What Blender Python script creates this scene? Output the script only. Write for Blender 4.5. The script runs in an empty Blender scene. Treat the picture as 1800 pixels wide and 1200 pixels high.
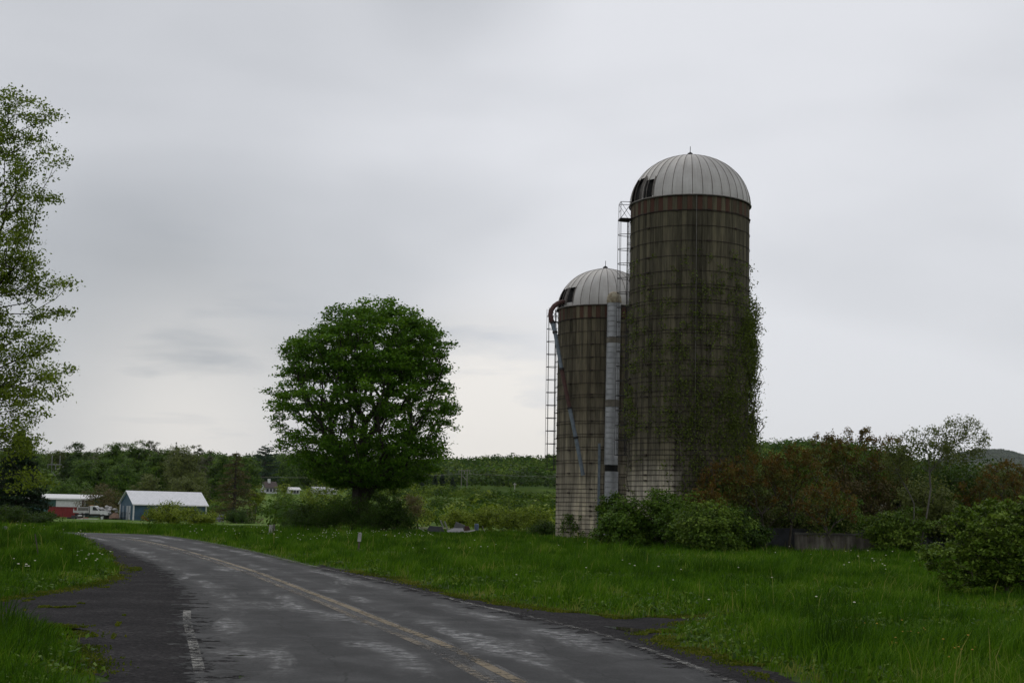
HAZE = 2.0e-5
import bpy, math
import numpy as np
from mathutils import Matrix, Vector

# ------------------------------------------------------------------ camera
scene = bpy.context.scene
H_EYE = 1.7
FOC = 2500.0                      # focal length in pixels of the 1800 px wide frame (50 mm lens)
PITCH = math.radians(6.76)
ROLL = math.radians(1.2)
_f = np.array([0, math.cos(PITCH), math.sin(PITCH)])
_r0 = np.array([1.0, 0, 0]); _u0 = np.array([0, -math.sin(PITCH), math.cos(PITCH)])
_r = _r0 * math.cos(ROLL) + _u0 * math.sin(ROLL)
_u = -_r0 * math.sin(ROLL) + _u0 * math.cos(ROLL)
cam_data = bpy.data.cameras.new("camera")
cam = bpy.data.objects.new("camera", cam_data)
scene.collection.objects.link(cam)
cam_data.lens = 50; cam_data.sensor_width = 36; cam_data.clip_start = 0.1; cam_data.clip_end = 30000
M = Matrix(((_r[0], _u[0], -_f[0], 0), (_r[1], _u[1], -_f[1], 0), (_r[2], _u[2], -_f[2], H_EYE), (0, 0, 0, 1)))
cam.matrix_world = M
scene.camera = cam

# ------------------------------------------------------------------ view + light
scene.view_settings.view_transform = 'Standard'
scene.view_settings.look = 'None'
scene.view_settings.exposure = 0.0
scene.view_settings.gamma = 1.0
SUN_EL, SUN_AZ = math.radians(48), math.radians(-20)      # azimuth from +Y towards +X
sun_d = bpy.data.lights.new("sun", 'SUN'); sun_d.energy = 0.5; sun_d.angle = math.radians(40); sun_d.color = (1, .96, .9)
sun = bpy.data.objects.new("sun", sun_d); scene.collection.objects.link(sun)
_sd = Vector((math.sin(SUN_AZ) * math.cos(SUN_EL), math.cos(SUN_AZ) * math.cos(SUN_EL), math.sin(SUN_EL)))
sun.rotation_euler = _sd.to_track_quat('Z', 'Y').to_euler()

def pxdir(px, py):
    d = _f + _r * (px - 900) / FOC + _u * (600 - py) / FOC
    return d
def at(px, py, Y):
    d = pxdir(px, py); t = Y / d[1]
    return np.array([d[0] * t, Y, H_EYE + d[2] * t])
def gr(px, py, z=0.0):
    d = pxdir(px, py); t = (z - H_EYE) / d[2]
    return np.array([d[0] * t, d[1] * t])

world = bpy.data.worlds.new("World"); scene.world = world; world.use_nodes = True
wn = world.node_tree.nodes; wl = world.node_tree.links
for n in list(wn): wn.remove(n)
def W(t, **kw):
    n = wn.new(t)
    for k, v in kw.items(): setattr(n, k, v)
    return n
w_out = W('ShaderNodeOutputWorld'); w_bg = W('ShaderNodeBackground')
sky = W('ShaderNodeTexSky', sky_type='NISHITA', sun_disc=False, sun_elevation=SUN_EL, sun_rotation=SUN_AZ)
tc = W('ShaderNodeTexCoord')
def wmath(op, a, b=None, c=None, clamp=False):
    n = W('ShaderNodeMath', operation=op); n.use_clamp = clamp
    for i, v in enumerate((a, b, c)):
        if v is None: continue
        if isinstance(v, (int, float)): n.inputs[i].default_value = v
        else: wl.new(v, n.inputs[i])
    return n.outputs[0]
def wnoise(scale, sc, loc, detail=5, rough=.5, dist=0.0):
    m = W('ShaderNodeMapping'); m.inputs['Scale'].default_value = sc; m.inputs['Location'].default_value = loc
    wl.new(tc.outputs['Generated'], m.inputs[0])
    n = W('ShaderNodeTexNoise'); n.inputs['Scale'].default_value = scale; n.inputs['Detail'].default_value = detail
    n.inputs['Roughness'].default_value = rough; n.inputs['Distortion'].default_value = dist
    wl.new(m.outputs[0], n.inputs['Vector'])
    return n.outputs['Fac']
def wspot(px, py, power):
    """soft cloud region round a direction: 1 at the direction, falling off"""
    d = pxdir(px, py); d = d / np.linalg.norm(d)
    v = W('ShaderNodeVectorMath', operation='DOT_PRODUCT'); wl.new(tc.outputs['Generated'], v.inputs[0]); v.inputs[1].default_value = d
    nrm = W('ShaderNodeVectorMath', operation='NORMALIZE'); wl.new(tc.outputs['Generated'], nrm.inputs[0]); wl.new(nrm.outputs[0], v.inputs[0])
    return wmath('POWER', wmath('MAXIMUM', v.outputs['Value'], 0.0), power)
def wmix(fac, a, b, bt='MIX'):
    n = W('ShaderNodeMix', data_type='RGBA', blend_type=bt)
    for s, v in ((n.inputs[0], fac), (n.inputs[6], a), (n.inputs[7], b)):
        if isinstance(v, (int, float)): s.default_value = v
        elif isinstance(v, tuple): s.default_value = v + (1,)
        else: wl.new(v, s)
    return n.outputs[2]
n1 = wnoise(2.2, (1, 1, 3.2), (.3, .1, 0), 3, .45, .3)
n2 = wnoise(5.0, (1, 1, 2.2), (5.3, 2.1, 1.0), 5, .5, .2)
n3 = wnoise(8.0, (1, 1, 5.5), (1.7, 4.1, 2.0), 5, .5, .3)
val = wmath('ADD', wmath('MULTIPLY', wmath('SUBTRACT', n1, .5), .95), wmath('MULTIPLY', wmath('SUBTRACT', n2, .5), .22))
val = wmath('ADD', val, .79)
val = wmath('SUBTRACT', val, wmath('MULTIPLY', wspot(230, 540, 90), .30))      # heavier grey cloud on the left
val = wmath('SUBTRACT', val, wmath('MULTIPLY', wspot(790, -60, 500), .30))
val = wmath('SUBTRACT', val, wmath('MULTIPLY', wspot(60, 120, 50), .20))
val = wmath('SUBTRACT', val, wmath('MULTIPLY', wspot(560, 420, 120), .10))     # dark underside at the top
val = wmath('ADD', val, wmath('MULTIPLY', wspot(1500, 380, 40), .17))          # thinner cloud on the right
low = wmath('ADD', wmath('MULTIPLY', wspot(870, 745, 500), 1.5), wmath('MULTIPLY', wspot(330, 760, 300), .75))                                                     # warm thin strip low over the hills
lowb = wmath('MULTIPLY', low, wmath('MULTIPLY_ADD', n3, 4.5, -1.25, clamp=True), clamp=True)
cold = wmix(wmath('MULTIPLY_ADD', val, 1.25, -.15, clamp=True), (.33, .35, .375), (.79, .80, .835))
warm = wmix(wmath('MULTIPLY', lowb, .9), cold, (.95, .91, .86))
nish = W('ShaderNodeVectorMath', operation='SCALE'); wl.new(sky.outputs[0], nish.inputs[0]); nish.inputs['Scale'].default_value = .09
zen = W('ShaderNodeSeparateXYZ'); wl.new(tc.outputs['Generated'], zen.inputs[0])
zr_ = W('ShaderNodeMapRange', interpolation_type='SMOOTHSTEP'); wl.new(zen.outputs['Z'], zr_.inputs[0]); zr_.inputs[1].default_value = .36; zr_.inputs[2].default_value = .8; zr_.inputs[3].default_value = 1.0; zr_.inputs[4].default_value = .85
over = W('ShaderNodeVectorMath', operation='SCALE'); wl.new(warm, over.inputs[0]); wl.new(zr_.outputs[0], over.inputs['Scale'])   # unseen upper sky dimmed to cut the light on the ground
fin = wmix(.93, nish.outputs[0], over.outputs[0])
wl.new(fin, w_bg.inputs[0]); w_bg.inputs[1].default_value = 1.0
wl.new(w_bg.outputs[0], w_out.inputs[0])

# ------------------------------------------------------------------ helpers
rng = np.random.default_rng(7)
COL = scene.collection
ORG = {}
def tag(o, label=None, cat=None, group=None, kind=None):
    if label: o['label'] = label
    if cat: o['category'] = cat
    if group: o['group'] = group
    if kind: o['kind'] = kind
    return o
def thing(name, label, cat, loc, group=None):
    o = bpy.data.objects.new(name, None); COL.objects.link(o); o.location = [float(v) for v in loc]
    o.empty_display_size = .3
    ORG[o.name] = np.array(loc, float)
    return tag(o, label, cat, group)
def raw_mesh(name, V, FS, mat, smooth=False, attrs=None, uv=None):
    me = bpy.data.meshes.new(name)
    V = np.ascontiguousarray(V, dtype=np.float32)
    idx = np.concatenate([np.asarray(F, dtype=np.int32).ravel() for F in FS])
    tot = np.concatenate([np.full(len(F), np.asarray(F).shape[1], dtype=np.int32) for F in FS])
    start = np.concatenate([[0], np.cumsum(tot)[:-1]]).astype(np.int32)
    me.vertices.add(len(V)); me.vertices.foreach_set('co', V.ravel())
    me.loops.add(len(idx)); me.loops.foreach_set('vertex_index', idx)
    me.polygons.add(len(tot)); me.polygons.foreach_set('loop_start', start); me.polygons.foreach_set('loop_total', tot)
    if not smooth: me.shade_flat()
    if attrs:
        for k, a in attrs.items():
            at_ = me.attributes.new(k, 'FLOAT', 'POINT'); at_.data.foreach_set('value', np.asarray(a, dtype=np.float32))
    if uv is not None:
        l = me.uv_layers.new(name='UVMap'); l.data.foreach_set('uv', np.asarray(uv, dtype=np.float32)[idx].ravel())
    me.update(calc_edges=True)
    for m in (mat if isinstance(mat, (list, tuple)) else [mat]):
        me.materials.append(m)
    return me
def mobj(name, V, FS, mat, parent=None, loc=None, **kw):
    if parent is not None: org = ORG[parent.name]
    else: org = np.array(loc if loc is not None else (0, 0, 0), float)
    V = np.asarray(V, float) - org
    me = raw_mesh(name, V, FS, mat, **kw)
    o = bpy.data.objects.new(name, me); COL.objects.link(o)
    if parent is not None: o.parent = parent
    else: o.location = org
    ORG[o.name] = org
    return o
class Geo:
    def __init__(s): s.V = []; s.F = {}; s.n = 0
    def add(s, V, F):
        V = np.asarray(V, float)
        for k, A in ((np.asarray(f).shape[-1], np.asarray(f)) for f in (F if isinstance(F, list) else [F])):
            s.F.setdefault(k, []).append(A.reshape(-1, k) + s.n)
        s.V.append(V); s.n += len(V); return s
    def box(s, c, d, rz=0.0, rx=0.0, ry=0.0):
        sx, sy, sz = [v / 2 for v in d]
        V = np.array([[x, y, z] for z in (-sz, sz) for y in (-sy, sy) for x in (-sx, sx)])
        R = np.array(Matrix.Rotation(rz, 3, 'Z') @ Matrix.Rotation(ry, 3, 'Y') @ Matrix.Rotation(rx, 3, 'X'))
        V = V @ R.T + np.array(c)
        F = np.array([[0, 2, 3, 1], [4, 5, 7, 6], [0, 1, 5, 4], [2, 6, 7, 3], [0, 4, 6, 2], [1, 3, 7, 5]])
        return s.add(V, F)
    def tube(s, P, r, k=6, caps=True):
        P = np.asarray(P, float); n = len(P)
        r = np.full(n, r) if np.isscalar(r) else np.asarray(r)
        T = np.gradient(P, axis=0); T /= np.linalg.norm(T, axis=1)[:, None] + 1e-9
        ref = np.array([0, 0, 1.0]) if abs(T[0][2]) < .9 else np.array([1.0, 0, 0])
        V = []
        A = np.cross(T[0], ref); A /= np.linalg.norm(A)
        for i in range(n):
            A = A - T[i] * A.dot(T[i]); A /= np.linalg.norm(A) + 1e-9; B = np.cross(T[i], A)
            a = np.arange(k) * 2 * math.pi / k
            V.append(P[i] + r[i] * (np.cos(a)[:, None] * A + np.sin(a)[:, None] * B))
        V = np.concatenate(V); j = np.arange(k); j2 = (j + 1) % k
        F = np.concatenate([np.stack([i * k + j, i * k + j2, (i + 1) * k + j2, (i + 1) * k + j], 1) for i in range(n - 1)])
        s.add(V, F)
        if caps:
            s.F.setdefault(k, []).append((np.arange(k)[::-1]).reshape(1, k) + s.n - len(V))
            s.F[k].append((np.arange(k) + (n - 1) * k).reshape(1, k) + s.n - len(V))
        return s
    def lathe(s, prof, c, n=24, a0=0.0, a1=2 * math.pi):
        closed = abs(a1 - a0 - 2 * math.pi) < 1e-6
        m = n if closed else n + 1
        a = a0 + np.arange(m) * (a1 - a0) / n
        V = np.concatenate([np.stack([c[0] + r * np.cos(a), c[1] + r * np.sin(a), np.full(m, c[2] + z)], 1) for r, z in prof])
        j = np.arange(n); j2 = (j + 1) % m
        F = np.concatenate([np.stack([i * m + j, i * m + j2, (i + 1) * m + j2, (i + 1) * m + j], 1) for i in range(len(prof) - 1)])
        return s.add(V, F)
    def prism(s, poly, frame, depth):
        """poly: 2-D outline; frame: (origin, ax, ay, an); extruded by depth along an"""
        o, ax, ay, an = [np.array(v, float) for v in frame]; p = np.asarray(poly, float); n = len(p)
        A = o + p[:, :1] * ax + p[:, 1:] * ay; V = np.concatenate([A, A + an * depth])
        j = np.arange(n); j2 = (j + 1) % n
        return s.add(V, [np.stack([j, j2, j2 + n, j + n], 1), j[::-1].reshape(1, n), (j + n).reshape(1, n)])
    def blob(s, c, rad, seed=0, rough=.25, nu=10, nv=7):
        g = np.random.default_rng(seed)
        ph = np.linspace(0, math.pi, nv); th = np.arange(nu) * 2 * math.pi / nu
        V = []
        for p in ph:
            for t in th:
                k = 1 + rough * (g.random() - .5) * 2 * (math.sin(p) > .01)
                V.append([c[0] + rad[0] * k * math.sin(p) * math.cos(t), c[1] + rad[1] * k * math.sin(p) * math.sin(t), c[2] + rad[2] * k * math.cos(p)])
        j = np.arange(nu); j2 = (j + 1) % nu
        F = np.concatenate([np.stack([i * nu + j, (i + 1) * nu + j, (i + 1) * nu + j2, i * nu + j2], 1) for i in range(nv - 1)])
        return s.add(V, F)
    def build(s, name, mat, parent=None, loc=None, **kw):
        V = np.concatenate(s.V)
        return mobj(name, V, [np.concatenate(v) for v in s.F.values()], mat, parent, loc, **kw)

def _hash(i, j, seed):
    v = np.sin(i * 127.1 + j * 311.7 + seed * 74.7) * 43758.5453
    return v - np.floor(v)
def nz(x, y, sc, seed=0):
    x = np.asarray(x) / sc; y = np.asarray(y) / sc
    i = np.floor(x); j = np.floor(y); fx = x - i; fy = y - j
    fx = fx * fx * (3 - 2 * fx); fy = fy * fy * (3 - 2 * fy)
    return (_hash(i, j, seed) * (1 - fx) + _hash(i + 1, j, seed) * fx) * (1 - fy) + (_hash(i, j + 1, seed) * (1 - fx) + _hash(i + 1, j + 1, seed) * fx) * fy
def inpoly(x, y, poly):
    poly = np.asarray(poly); ins = np.zeros(len(x), bool); n = len(poly)
    for a in range(n):
        x1, y1 = poly[a]; x2, y2 = poly[(a + 1) % n]
        c = ((y1 > y) != (y2 > y)) & (x < (x2 - x1) * (y - y1) / (y2 - y1 + 1e-12) + x1)
        ins ^= c
    return ins
def sstep(a, b, x):
    t = np.clip((x - a) / (b - a), 0, 1); return t * t * (3 - 2 * t)
def ground_z(x, y):
    x = np.asarray(x, float); y = np.asarray(y, float)
    z = -1.2 * sstep(88, 240, y) + 10.5 * sstep(260, 720, y)
    z = z + 29 * np.exp(-((x + 140) / 560) ** 2 / 2 - ((y - 1500) / 330) ** 2 / 2) * sstep(650, 1100, y)
    sx = np.where(x > 255, 36.0, 130.0)
    z = z + 27 * np.exp(-((x - 255) / sx) ** 2 / 2 - ((y - 1150) / 170) ** 2 / 2)
    z = z + 6 * np.exp(-((x - 420) / 120) ** 2 / 2 - ((y - 1000) / 200) ** 2 / 2)
    z = z + 232 * np.exp(-np.abs((x - 2705) / 330) ** 2 / 2 - ((y - 8000) / 700) ** 2 / 2) + 150 * np.exp(-((x - 2300) / 900) ** 2 / 2 - ((y - 8000) / 700) ** 2 / 2)
    z = z + (nz(x, y, 60, 3) - .5) * 3.0 * sstep(300, 900, y) + (nz(x, y, 95, 6) - .5) * 15.0 * sstep(1050, 1400, y) * (y < 3000)
    return z

# ------------------------------------------------------------------ materials
def newmat(name):
    m = bpy.data.materials.new(name); m.use_nodes = True
    nt = m.node_tree; b = nt.nodes['Principled BSDF']
    return m, nt, b
class NT:
    def __init__(s, nt): s.nt = nt
    def n(s, t, ins=None, **kw):
        n = s.nt.nodes.new(t)
        for k, v in kw.items(): setattr(n, k, v)
        for k, v in (ins or {}).items():
            i = n.inputs[k]
            if hasattr(v, 'node'): s.nt.links.new(v, i)
            elif isinstance(v, tuple) and len(v) == 3 and i.type == 'RGBA': i.default_value = v + (1,)
            else: i.default_value = v
        return n
    def math(s, op, a, b=0.0, c=0.0, clamp=False):
        n = s.n('ShaderNodeMath', {0: a, 1: b, 2: c}, operation=op); n.use_clamp = clamp; return n.outputs[0]
    def mix(s, f, a, b, bt='MIX'):
        return s.n('ShaderNodeMix', {0: f, 6: a, 7: b}, data_type='RGBA', blend_type=bt).outputs[2]
    def vec(s, kind='Object', scale=(1, 1, 1), loc=(0, 0, 0)):
        if kind == 'Pos': o = s.n('ShaderNodeNewGeometry').outputs['Position']
        else: o = s.n('ShaderNodeTexCoord').outputs[kind]
        return s.n('ShaderNodeMapping', {'Vector': o, 'Scale': scale, 'Location': loc}).outputs[0]
    def noise(s, vec, scale=1.0, detail=4.0, rough=.55, dist=0.0):
        return s.n('ShaderNodeTexNoise', {'Vector': vec, 'Scale': scale, 'Detail': detail, 'Roughness': rough, 'Distortion': dist}).outputs['Fac']
    def ramp(s, f, stops):
        n = s.n('ShaderNodeValToRGB', {'Fac': f}); e = n.color_ramp.elements
        while len(e) < len(stops): e.new(.5)
        for k, (p, c) in enumerate(stops):
            e[k].position = p; e[k].color = (c if isinstance(c, tuple) else (c, c, c)) + (1,)
        return n.outputs[0]
    def attr(s, name): return s.n('ShaderNodeAttribute', attribute_name=name).outputs['Fac']
    def bump(s, h, strength=.3, dist=.01):
        return s.n('ShaderNodeBump', {'Height': h, 'Strength': strength, 'Distance': dist}).outputs[0]
    def link(s, a, b): s.nt.links.new(a, b)
def noisy(name, c1, c2, scale=3.0, rough=.8, metal=0.0, bump=.3, kind='Pos', sc=(1, 1, 1), dist=.01, c3=None):
    m, nt, b = newmat(name); t = NT(nt)
    v = t.vec(kind, sc)
    f = t.noise(v, scale, 6, .6)
    stops = [(.35, c1), (.65, c2)] + ([(.75, c3)] if c3 else [])
    t.link(t.ramp(f, stops), b.inputs['Base Color']); b.inputs['Roughness'].default_value = rough; b.inputs['Metallic'].default_value = metal
    if bump: t.link(t.bump(t.noise(v, scale * 4, 5), bump, dist), b.inputs['Normal'])
    return m
def leafmat(name, cols, trans=.35, rough=.6, big=.05, spec=.16):
    """cols: three colours, chosen leaf by leaf through the 'tint' attribute, shifted by broad patches"""
    m, nt, b = newmat(name); t = NT(nt)
    f = t.math('ADD', t.attr('tint'), t.math('MULTIPLY', t.math('SUBTRACT', t.noise(t.vec('Pos'), big * 10, 3), .5), .7), clamp=True)
    col = t.ramp(f, [(.08, cols[0]), (.5, cols[1]), (.95, cols[2])])
    t.link(col, b.inputs['Base Color']); b.inputs['Roughness'].default_value = rough; b.inputs['Specular IOR Level'].default_value = spec
    tr = t.n('ShaderNodeBsdfTranslucent', {'Color': t.mix(.35, col, (.15, .22, .008))})
    ms = t.n('ShaderNodeMixShader', {0: trans, 1: b.outputs[0], 2: tr.outputs[0]})
    t.link(ms.outputs[0], nt.nodes['Material Output'].inputs[0])
    return m
M_leaf_maple = leafmat('maple_leaves', [(.033, .092, .006), (.072, .18, .009), (.15, .29, .018)], .38)
M_leaf_near = leafmat('near_tree_leaves', [(.075, .12, .009), (.15, .21, .016), (.23, .30, .03)], .24)
M_leaf_dark = leafmat('dark_leaves', [(.014, .036, .004), (.030, .068, .007), (.06, .11, .012)], .28)
M_leaf_mid = leafmat('mid_green_leaves', [(.028, .068, .006), (.066, .135, .011), (.13, .21, .02)], .24)
M_leaf_yellow = leafmat('yellow_green_leaves', [(.07, .115, .007), (.16, .22, .013), (.28, .34, .035)], .24)
M_leaf_bright = leafmat('bright_shrub_leaves', [(.034, .07, .007), (.080, .145, .012), (.19, .27, .035)], .24)
M_leaf_olive = leafmat('olive_leaves', [(0.0675, 0.0900, 0.0225), (0.1125, 0.1350, 0.0300), (0.1500, 0.1800, 0.0450)], .24)
M_leaf_rust = leafmat('rusty_new_leaves', [(.065, .046, .010), (.15, .075, .016), (.105, .13, .02)], .24, big=.08)
M_leaf_brown = leafmat('brown_twiggy_foliage', [(0.0750, 0.0600, 0.0270), (0.1125, 0.0825, 0.0330), (0.1050, 0.1125, 0.0300)], .25)
M_leaf_grey = leafmat('grey_sparse_leaves', [(0.0840, 0.0910, 0.0560), (0.1190, 0.1260, 0.0700), (0.1540, 0.1680, 0.0840)], .24)
M_leaf_flower = leafmat('pale_blossom', [(.20, .19, .12), (.3, .28, .2), (.4, .37, .3)], .24)
M_needle = leafmat('spruce_needles', [(0.0096, 0.0240, 0.0108), (0.0168, 0.0384, 0.0156), (0.0264, 0.0540, 0.0204)], .1)
M_pine = leafmat('pine_needles', [(0.0182, 0.0455, 0.0260), (0.0286, 0.0650, 0.0364), (0.0455, 0.0910, 0.0494)], .15)
M_vine = leafmat('vine_leaves', [(0.0600, 0.0840, 0.0144), (0.1020, 0.1320, 0.0216), (0.1440, 0.1920, 0.0360)], .35)
M_bark = noisy('dark_bark', (.022, .018, .013), (.05, .042, .032), 4, .9, bump=.6, sc=(6, 6, 1.2), dist=.02)
M_barkpale = noisy('pale_bark', (.07, .065, .052), (.13, .122, .10), 5, .85, bump=.3, sc=(4, 4, 1))
M_twig = noisy('grey_brown_twigs', (.05, .042, .03), (.09, .078, .058), 5, .9, bump=0)
M_forest = leafmat('far_forest_leaves', [(.016, .048, .006), (.055, .115, .014), (.16, .22, .035)], .2, 1.0, big=.004, spec=0.0)
M_scrub = leafmat('valley_scrub_leaves', [(.018, .045, .005), (.050, .10, .009), (.13, .18, .018)], .25, .8, big=.006, spec=.05)
M_fforest = leafmat('farthest_hill_forest', [(.05, .075, .045), (.07, .095, .055), (.09, .115, .065)], .2, 1.0, big=.001, spec=0.0)  # leaf colour paled to grey-green, adding painted haze to the real haze

# ------------------------------------------------------------------ vegetation engine
def skeleton(trunk, A, alpha=.4, seg=.6, bend=.12, g=None):
    """grow branches from a trunk poly-line to attractor points; returns node positions, parents, tip ids"""
    g = g or rng
    trunk = np.asarray(trunk, float)
    cap = len(trunk) + int(len(A) * 8) + 10
    P = np.zeros((cap, 3)); par = np.full(cap, -1); L = np.zeros(cap); n = len(trunk)
    P[:n] = trunk; par[1:n] = np.arange(n - 1)
    L[1:n] = np.cumsum(np.linalg.norm(np.diff(trunk, axis=0), axis=1))
    order = np.argsort(np.linalg.norm(A - trunk[-1], axis=1) + g.random(len(A)) * .3)
    tips = []
    for p in A[order]:
        d = np.linalg.norm(P[:n] - p, axis=1)
        below = np.maximum(P[:n, 2] - p[2], 0)
        j = int(np.argmin(d + alpha * L[:n] + below * .5))
        q = P[j]; dist = d[j]; k = max(1, min(6, int(dist / seg)))
        side = g.normal(size=3) * bend * dist; side[2] = abs(side[2]) * .6 * (-1 if p[2] < q[2] else 1)
        prev = j
        for s in range(1, k + 1):
            if n >= cap - 1: break
            t = s / k
            P[n] = q + (p - q) * t + side * math.sin(math.pi * t) ; par[n] = prev; L[n] = L[prev] + dist / k
            prev = n; n += 1
        tips.append(n - 1)
    return P[:n], par[:n], np.array(tips)
def radii(P, par, tip=.008, ex=2.4, rmax=None):
    n = len(P); w = np.zeros(n); kids = np.zeros(n, int)
    for i in range(n - 1, 0, -1):
        if kids[i] == 0: w[i] = tip ** ex
        w[par[i]] += w[i]; kids[par[i]] += 1
    r = np.maximum(w, tip ** ex) ** (1 / ex)
    if rmax: r = r * np.minimum(1, 1) * (rmax / r[0]) if r[0] > 0 else r
    return np.maximum(r, tip)
def branch_mesh(P, par, r, thin=.02):
    i = np.arange(1, len(P)); a = P[par[i]]; b = P[i]; ra = np.minimum(r[par[i]], r[i] * 1.6 + .004); rb = r[i]
    Vs, Fs, off = [], [], 0
    for k, sel in ((3, r[i] < thin), (6, r[i] >= thin)):
        A, B, RA, RB = a[sel], b[sel], ra[sel], rb[sel]
        if not len(A): continue
        T = B - A; T /= np.linalg.norm(T, axis=1)[:, None] + 1e-9
        ref = np.where(np.abs(T[:, 2:3]) < .9, np.array([[0, 0, 1.0]]), np.array([[1.0, 0, 0]]))
        U = np.cross(T, ref); U /= np.linalg.norm(U, axis=1)[:, None] + 1e-9; W_ = np.cross(T, U)
        ang = np.arange(k) * 2 * math.pi / k
        ring = np.cos(ang)[None, :, None] * U[:, None] + np.sin(ang)[None, :, None] * W_[:, None]
        V = np.concatenate([A[:, None] + ring * RA[:, None, None], B[:, None] + ring * RB[:, None, None]], 1).reshape(-1, 3)
        base = np.arange(len(A))[:, None] * 2 * k + off
        j = np.arange(k); j2 = (j + 1) % k
        F = np.stack([base + j, base + j2, base + j2 + k, base + j + k], 2).reshape(-1, 4)
        Vs.append(V); Fs.append(F); off += len(V)
    return np.concatenate(Vs), [np.concatenate(Fs)]
def leaves(C, size, g, up=.6, aspect=.6, droop=.0, out=None, ow=1.2):
    """one kite-shaped leaf at every centre"""
    n = len(C); size = np.broadcast_to(size, (n,)) * (.65 + .7 * g.random(n))
    N = g.normal(size=(n, 3)); N[:, 2] += up * 2 * np.sign(g.random(n) - .1); N /= np.linalg.norm(N, axis=1)[:, None]
    if out is not None: N = N * .75 + out * ow; N /= np.linalg.norm(N, axis=1)[:, None] + 1e-9
    a = g.normal(size=(n, 3)); a[:, 2] -= droop; a -= N * (a * N).sum(1)[:, None]; a /= np.linalg.norm(a, axis=1)[:, None] + 1e-9
    b = np.cross(N, a)
    s = size[:, None] * .5
    V = np.stack([C - a * s, C - a * s * .05 + b * s * aspect - N * s * .12, C + a * s, C - a * s * .05 - b * s * aspect - N * s * .12], 1).reshape(-1, 3)
    F = (np.arange(n)[:, None] * 4 + np.arange(4)).astype(np.int32)
    return V, F
def lobes_pts(n, lobes, g, shell=.45, lump=.25):
    vol = np.array([r[0] * r[1] * r[2] for _, r in lobes]) ** .8; vol /= vol.sum()
    k = g.choice(len(lobes), n, p=vol)
    d = g.normal(size=(n, 3)); d /= np.linalg.norm(d, axis=1)[:, None]
    ce = np.array([c for c, _ in lobes])[k]; ra = np.array([r for _, r in lobes])[k]
    m = 1 + lump * (nz(d[:, 0] * 2 + k * 7.1, d[:, 1] * 2 + d[:, 2] * 3.3, .8, 5) - .5) * 2
    return ce + d * ra * (g.random(n) ** shell * m)[:, None]
def auto_lobes(c, r, g, k=7, frac=.45):
    out = [(np.array(c, float), np.array(r, float) * .8)]
    for _ in range(k):
        d = g.normal(size=3); d /= np.linalg.norm(d); d[2] = abs(d[2]) * .9 - .15 if g.random() < .75 else d[2] * .6
        f = frac * (.7 + .6 * g.random())
        out.append((np.array(c) + d * np.array(r) * (1 - f * .75), np.array(r) * f * np.array([1, 1, .85])))
    return out
def tree(name, label, cat, base, trunk, A, leafn, leafs, clr, mleaf, mbark, group=None, alpha=.4, seg=.6, tip=.01, rmax=None,
         up=.6, flat=.5, bend=.12, g=None, crown='crown', stem='trunk', along=0, aspect=.62, drop=0.0, thin=.03, ex=2.4, outn=0.0):
    g = g or rng
    t = thing(name, label, cat, base, group)
    P, par, tips = skeleton(trunk, A, alpha, seg, bend, g)
    r = radii(P, par, tip, ex)
    if rmax:
        k = np.clip((r - tip) / (r[0] - tip + 1e-9), 0, 1); r = tip + k * (rmax - tip)
    V, F = branch_mesh(P, par, r, thin)
    mobj(stem, V, F, mbark, t)
    if leafn:
        C0 = P[tips]
        if along:                                   # leaves also along the outer twigs
            C0 = np.concatenate([C0, P[g.choice(np.arange(len(trunk), len(P)), along)]])
        n = len(C0) * leafn
        off = g.normal(size=(n, 3)) * np.array([clr, clr, clr * flat]) * .6
        C = np.repeat(C0, leafn, 0) + off - np.array([0, 0, drop])
        oo = None
        if outn:
            cc = C.mean(0); oo = C - cc; oo[:, 2] += .35 * np.abs(oo[:, 2]).mean(); oo = oo / (np.linalg.norm(oo, axis=1)[:, None] + 1e-9) + .6 * off / clr; oo /= np.linalg.norm(oo, axis=1)[:, None] + 1e-9
        V, F = leaves(C, leafs, g, up, aspect, out=oo, ow=outn)
        tint = np.repeat(np.clip(np.repeat(g.random(len(C0)) * .5, leafn) + g.random(n) * .5, 0, 1), 4)
        mobj(crown, V, [F], mleaf, t, attrs={'tint': tint})
    return t
# ------------------------------------------------------------------ ground
def mat_ground():
    m, nt, b = newmat('soil_and_turf'); t = NT(nt)
    v = t.vec('Pos')
    f = t.noise(v, .35, 8, .65); f2 = t.noise(v, .02, 4, .5)
    near = t.ramp(f, [(.3, (.018, .032, .006)), (.5, (.035, .065, .008)), (.68, (.06, .09, .012))])
    far = t.ramp(f2, [(.35, (.06, .12, .012)), (.6, (.11, .18, .02))])
    y = t.n('ShaderNodeSeparateXYZ', {0: t.n('ShaderNodeNewGeometry').outputs['Position']}).outputs['Y']
    k = t.n('ShaderNodeMapRange', {0: y, 1: 80.0, 2: 200.0}).outputs[0]
    t.link(t.mix(k, near, far), b.inputs['Base Color']); b.inputs['Roughness'].default_value = .95
    b.inputs['Specular IOR Level'].default_value = .1
    t.link(t.bump(t.noise(v, 3, 6), .5, .05), b.inputs['Normal'])
    return m
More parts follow.
